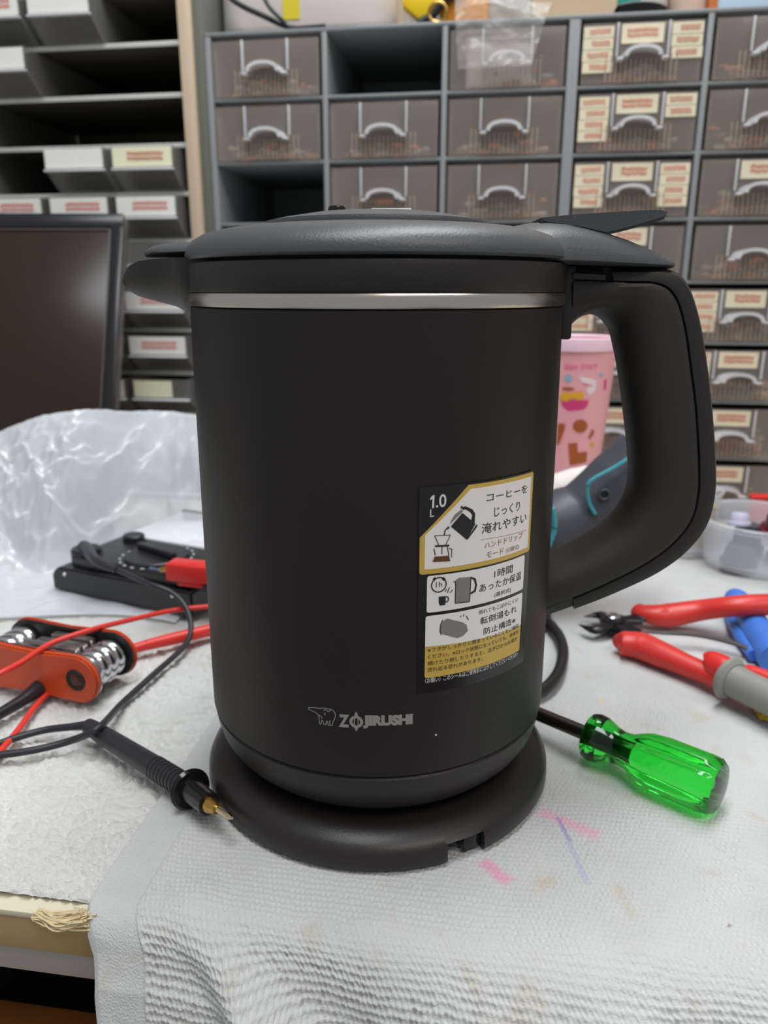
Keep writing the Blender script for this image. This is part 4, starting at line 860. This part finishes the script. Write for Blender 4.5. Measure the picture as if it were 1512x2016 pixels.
cprint('pink_letter_print', PK2, [rq(130, 335, 160, 378), rq(168, 340, 200, 378), rq(208, 340, 232, 375), rq(262, 330, 285, 378), rq(292, 335, 325, 345), rq(295, 355, 325, 365), rq(330, 335, 342, 375), rq(350, 330, 362, 375), rq(370, 330, 410, 342), rq(385, 342, 397, 375), [(270, 485), (360, 510), (370, 528), (290, 505)]])
cprint('white_print', WPR, [[(250, 430), (400, 470), (395, 560), (340, 600), (310, 560), (330, 520), (270, 490)], circ(150, 690, 28, 24)], .0001)
# ------------------------------------------------------------------ right rear: jar and clear bowl
CLR = mat('clear_plastic', (226, 230, 234), .12, alpha=.35); CLR2 = mat('clear_bowl_plastic', (222, 226, 232), .1, alpha=.4); TANW = mat('tan_wood', (206, 168, 100), .6, var=.2, vscale=60); DRD = mat('dark_red_plastic', (96, 22, 38), .2); DGR = mat('dark_grey_plastic', (70, 72, 80), .35); LBC = mat('light_blue_cap', (112, 160, 190), .4)
q = P(1352, 1098); jr = thing('clear_jar', (q.x, q.y+.02, 0), 'clear plastic cup holding a tan stick and a blue piece, right of the kettle handle', 'cup')
lathe('jar_wall', [(0, 0), (.019, 0), (.021, .002), (.0245, .045), (.0256, .047), (.0236, .047), (.0200, .004), (0, .003)], CLR, jr, 48)
jl = Vector((q.x, q.y+.02, 0)); wood = thing('tan_wood_offcut', (jl.x, jl.y, 0), 'tan wood offcut standing in the clear cup', 'wood offcut')
box('offcut', (-.010, -.006, 0), (.010, .006, .034), TANW, wood, bev=.001, M=Matrix.Translation((.004, -.004, .0055)) @ Matrix.Rotation(R(12), 4, 'Y')); box('saw_kerf', (-.008, -.0062, .030), (.008, -.0059, .032), DARKW, wood, bev=0, M=Matrix.Translation((.004, -.004, .0055)) @ Matrix.Rotation(R(12), 4, 'Y'))
bc = PD(1388, 945, .62); bcap = thing('light_blue_bottle_cap', (bc.x, bc.y, 0), 'white bottle with light blue cap beside the kettle handle at right', 'bottle')
lathe('bottle_body', [(0, 0), (.008, 0), (.0088, .001), (.0088, bc.z-.012), (.0070, bc.z-.008), (.0055, bc.z-.006)], WPR, bcap, 32); lathe('bottle_cap', [(.0064, bc.z-.008), (.0066, bc.z-.002), (.0060, bc.z), (0, bc.z+.001)], LBC, bcap, 24)
bA = P(1405, 1125); bx_, by_ = bA.x+.034, bA.y+.022
bw = thing('clear_round_container', (bx_, by_, 0), 'clear round food container with a wide rim, full of small knobs, at right edge', 'container')
bh = .035
lathe('container_wall', [(0, .001), (.034, .001), (.0360, .0025), (.0395, bh-.006), (.0400, bh-.003), (.0445, bh-.0028), (.0452, bh), (.0440, bh+.0008), (.0392, bh), (.0350, .0045), (0, .0035)], CLR2, bw, 72)
def knob(x, y, z, r, h, m, label, tilt=0, name='control_knob', group='knobs in the clear container'):
    t = thing(name, (bx_+x, by_+y, z), label, 'knob', 0, group); t.rotation_euler = (tilt, 0, 0)
    lathe('knob_skirt', [(0, 0), (r, 0), (r, h*.25), (r*.85, h*.3), (0, h*.3)], m, t, 32); lathe('knob_top', [(0, h*.31), (r*.8, h*.31), (r*.78, h*.8), (r*.66, h), (0, h)], m, t, 32)
knob(-.016, -.014, .0045, .0125, .012, DGR, 'dark grey disc-shaped knob lying flat at the container bottom', 0)
knob(-.004, .012, .0045, .012, .021, DGR, 'tall grey knob standing at the middle of the clear container', 0)
knob(.016, -.006, .0045, .0115, .020, DGR, 'grey knob propped against the right side of the container', 0)
knob(.010, -.008, .0252, .0130, .016, DRD, 'glossy dark red knob topping the heap in the clear container', R(14))
knob(-.012, .008, .0258, .008, .009, mat('pale_lilac_plastic', (206, 204, 226), .3), 'pale lilac knob on the left of the heap in the container', R(-10))
rr3 = thing('red_plastic_strip', (bx_+.006, by_+.058, 0), 'red plastic block standing behind the clear round container', 'plastic block'); box('block', (.004, -.005, 0), (.03, .005, .034), RED2, rr3, bev=.002); box('block_lip', (.003, -.006, .0342), (.031, .006, .036), RED2, rr3, bev=.001)
# ------------------------------------------------------------------ things on top of the cabinets
ZT = 8*PITCH_Z+.0031
def topy(px, py, Y): return PY(px, py, Y)
CRW = mat('cream_appliance', (206, 196, 190), .5)
aL = PY(442, 40, YC+.05).x; aR = PY(788, 40, YC+.05).x
ap = thing('cream_appliance', ((aL+aR)/2, YC+.05, ZT), 'rounded cream appliance with yellow sticker on top of the left grey cabinet', 'appliance')
hwA = (aR-aL)/2
def rrprism(name, hw, y0, y1, z0, z1, r, m, parent):
    pts = [(cx+r*math.cos(R(a0+15*k)), cy+r*math.sin(R(a0+15*k))) for cx, cy, a0 in ((hw-r, y1-r, 0), (-hw+r, y1-r, 90), (-hw+r, y0+r, 180), (hw-r, y0+r, 270)) for k in range(7)]
    return loft(name, [[(x, y, z) for x, y in [((px_)*s, (py_-(y0+y1)/2)*s+(y0+y1)/2) for px_, py_ in pts]] for z, s in ((z0, .96), (z0+.003, .99), (z0+.006, 1), (z1-.004, 1), (z1, .97))], m, parent)
rrprism('housing', hwA, -.02, .09, .006, .09, .022, CRW, ap)
for sx in (-1, 1): box('foot', (sx*.05-.01, -.005, 0), (sx*.05+.01, .07, .0062), BKP, ap, bev=.001)
sx0 = PY(557, 20, YC+.03).x-(aL+aR)/2; sx1 = PY(590, 20, YC+.03).x-(aL+aR)/2; box('yellow_sticker', (sx0, -.0208, PY(570, 38, YC+.029).z-ZT), (sx1, -.0200, .06), mat('yellow_sticker', (216, 196, 48), .5), ap, bev=0)
bc1 = tag(tube('black_cable', [PY(430, -25, YC+.015), PY(470, 8, YC+.012), PY(520, 32, YC+.010), PY(560, 50, YC+.012), Vector((PY(600, 55, YC+.012).x, YC+.016, ZT+.003)), Vector((PY(700, 60, YC+.012).x, YC+.018, ZT+.003))], .0022, BKP, None, 8, 10), 'thick black cable slanting down across the cream appliance, left of the other', 'cable', 'black cables on the cabinet')
bc2 = tag(tube('black_cable', [PY(512, -25, YC+.008), PY(528, 10, YC+.006), PY(552, 36, YC+.005), Vector((PY(575, 50, YC+.006).x, YC+.007, ZT+.0024)), Vector((PY(640, 58, YC+.006).x, YC+.007, ZT+.0024))], .0018, BKP, None, 8, 10), 'thinner black cable beside the yellow sticker of the cream appliance', 'cable', 'black cables on the cabinet')
YY = mat('strong_yellow', (232, 196, 20), .45); ORG = mat('amber_plastic', (200, 132, 30), .35); TAN = mat('tan_card', (190, 168, 140), .7)
yb = thing('yellow_wrapped_tool', (PY(835, 30, YC+.03).x, YC+.03, ZT), 'yellow and black tool on the cabinet top right of the cream appliance', 'tool')
box('yellow_shell', (-.012, -.008, -.012), (.012, .008, .012), YY, yb, bev=.002, M=Matrix.Translation((-.002, 0, .0225)) @ Matrix.Rotation(R(38), 4, 'Y')); tube('black_strap', [(-.004, -.012, .004), (.008, -.011, .010), (.018, -.011, .020), (.034, -.010, .03)], .0032, BKP, yb, 6, 10); box('black_base', (-.014, -.01, 0), (.034, .02, .0045), BKP, yb, bev=.001)
rg = thing('brass_ring', (PY(862, 32, YC+.008).x, YC+.008, ZT), 'small brass ring by the yellow and black tool on the cabinet', 'ring')
tube('ring_band', [(.007*math.cos(R(a)), 0, .0085+.007*math.sin(R(a))) for a in range(0, 361, 30)], .0013, BRASS, rg, 4, 10); box('ring_foot', (-.002, -.0015, 0), (.002, .0015, .0012), BRASS, rg, bev=.0002)
cdx = PY(790, 30, YC+.05).x; cs = thing('tan_card_strip', (PY(791, 25, YC+.016).x, YC+.016, ZT), 'narrow tan card standing beside the cream appliance', 'card'); box('card', (-.0028, -.0008, 0), (.0028, .0008, .05), TAN, cs, bev=.0002, M=Matrix.Rotation(R(-6), 4, 'Y')); box('card_foot', (-.003, -.004, 0), (.003, -.001, .0006), TAN, cs, bev=.0001)
am = thing('amber_plastic_case', (PY(925, 20, YC+.035).x, YC+.035, ZT), 'amber plastic case on the cabinet under a clear bag', 'case'); box('case_shell', (-.024, -.012, 0), (.016, .02, .03), ORG, am, bev=.005, seg=3); box('case_lid', (-.0245, -.0125, .0302), (.0165, .0205, .05), ORG, am, bev=.004, seg=3)
bgx = thing('grey_beige_box', (PY(1135, 10, YC+.04).x, YC+.045, ZT), 'beige box with dark underside on the cabinet behind the kettle lever', 'box')
loft('box_shell', [[(x, y, z) for x, y in ((-.035*s, -.02), (.030*s, -.02), (.030*s, .05), (-.035*s, .05))] for z, s in ((.0005, .8), (.012, 1.), (.06, 1.05))], TAN, bgx, smooth=False); box('box_tray', (-.03, -.018, 0), (.026, .045, .004), BKP, bgx, bev=.001)
tc_ = PY(1252, 10, YC+.045); tn = thing('teal_white_canister', (tc_.x, YC+.045, ZT), 'canister with teal and white sleeve and dark foot on the right grey cabinet', 'canister')
lathe('canister_foot', [(0, 0), (.019, 0), (.0225, .003), (.024, .010), (.0242, .012), (0, .012)], GLOSSB, tn, 48); lathe('canister_sleeve', [(.0238, .0125), (.0245, .0135), (.0245, .06), (.022, .062), (0, .062)], mat('white_sleeve', (226, 224, 216), .4), tn, 48)
V = [(r*math.cos(R(a)), r*math.sin(R(a)), z) for z in (.0133, .055) for r in (.0248,) for a in range(180, 275, 5)]; nn = 19; mk('teal_band', V, [(i, i+1, nn+i+1, nn+i) for i in range(nn-1)], mat('teal_band', (30, 150, 140), .4), tn)
pc_ = PY(1358, 8, YC+.035); pe = thing('peach_pot', (pc_.x, YC+.04, ZT), 'peach coloured pot on the right grey cabinet beside the canister', 'pot'); lathe('pot_wall', [(0, 0), (.0135, 0), (.0150, .002), (.0160, .05), (.0145, .05), (0, .046)], mat('peach_ceramic', (232, 200, 180), .4), pe, 40); lathe('pot_rim', [(.0146, .0502), (.0166, .0502), (.0166, .053), (.0146, .053)], mat('peach_rim', (224, 188, 166), .4), pe, 40)
ob_ = thing('orange_small_box', (PY(1404, 10, YC+.035).x, YC+.035, ZT), 'small orange brown box right of the peach pot', 'box'); box('box_body', (-.0055, -.01, 0), (.0055, .01, .03), mat('orange_card', (196, 112, 52), .6), ob_, bev=.0008); box('box_flap', (-.0057, -.0102, .0302), (.0057, .0102, .0315), TAN, ob_, bev=.0003)
lb = thing('pale_blue_packet', (PY(1475, 10, YC+.035).x, YC+.035, ZT), 'pale blue and white packet at the right end of the cabinet top', 'packet'); box('packet', (-.026, -.012, 0), (.03, .012, .04), mat('pale_blue_film', (186, 206, 224), .35), lb, bev=.004, seg=3); box('packet_seal', (-.025, -.0015, .0402), (.029, .0015, .05), mat('white_seal', (226, 228, 224), .4), lb, bev=.0005)
# clear bag hanging over the drawer
BAGM = mat('clear_bag_film', (236, 232, 230), .15, alpha=.22, spec=.9)
def hang_bag():
    ni, nj = 60, 60; u = np.linspace(0, 1, ni); v = np.linspace(0, 1, nj); U, Vv = np.meshgrid(u, v)
    x0 = PY(893, 60, YC-.012).x; x1 = PY(1085, 60, YC-.012).x
    X = x0+(x1-x0)*(U*(1-.25*Vv)+.06*Vv); zt = ZT+.014; Z = zt-.052*Vv+.006*np.sin(U*5)*(1-Vv); Y = YC-.0135-.002*fbm(U*5, Vv*5, 3, 8)*3+.03*np.clip(.25-Vv, 0, 1)*2-.0015
    Y = np.where(Z < ZT+.002, np.minimum(Y, YC-.0135), Y)
    return gridmesh('clear_plastic_bag', np.stack([X, Y, Z], 2), U*0, BAGM)
hb = hang_bag(); tag(hb, 'clear plastic bag hanging from the cabinet top over a drawer behind the kettle', 'plastic bag')
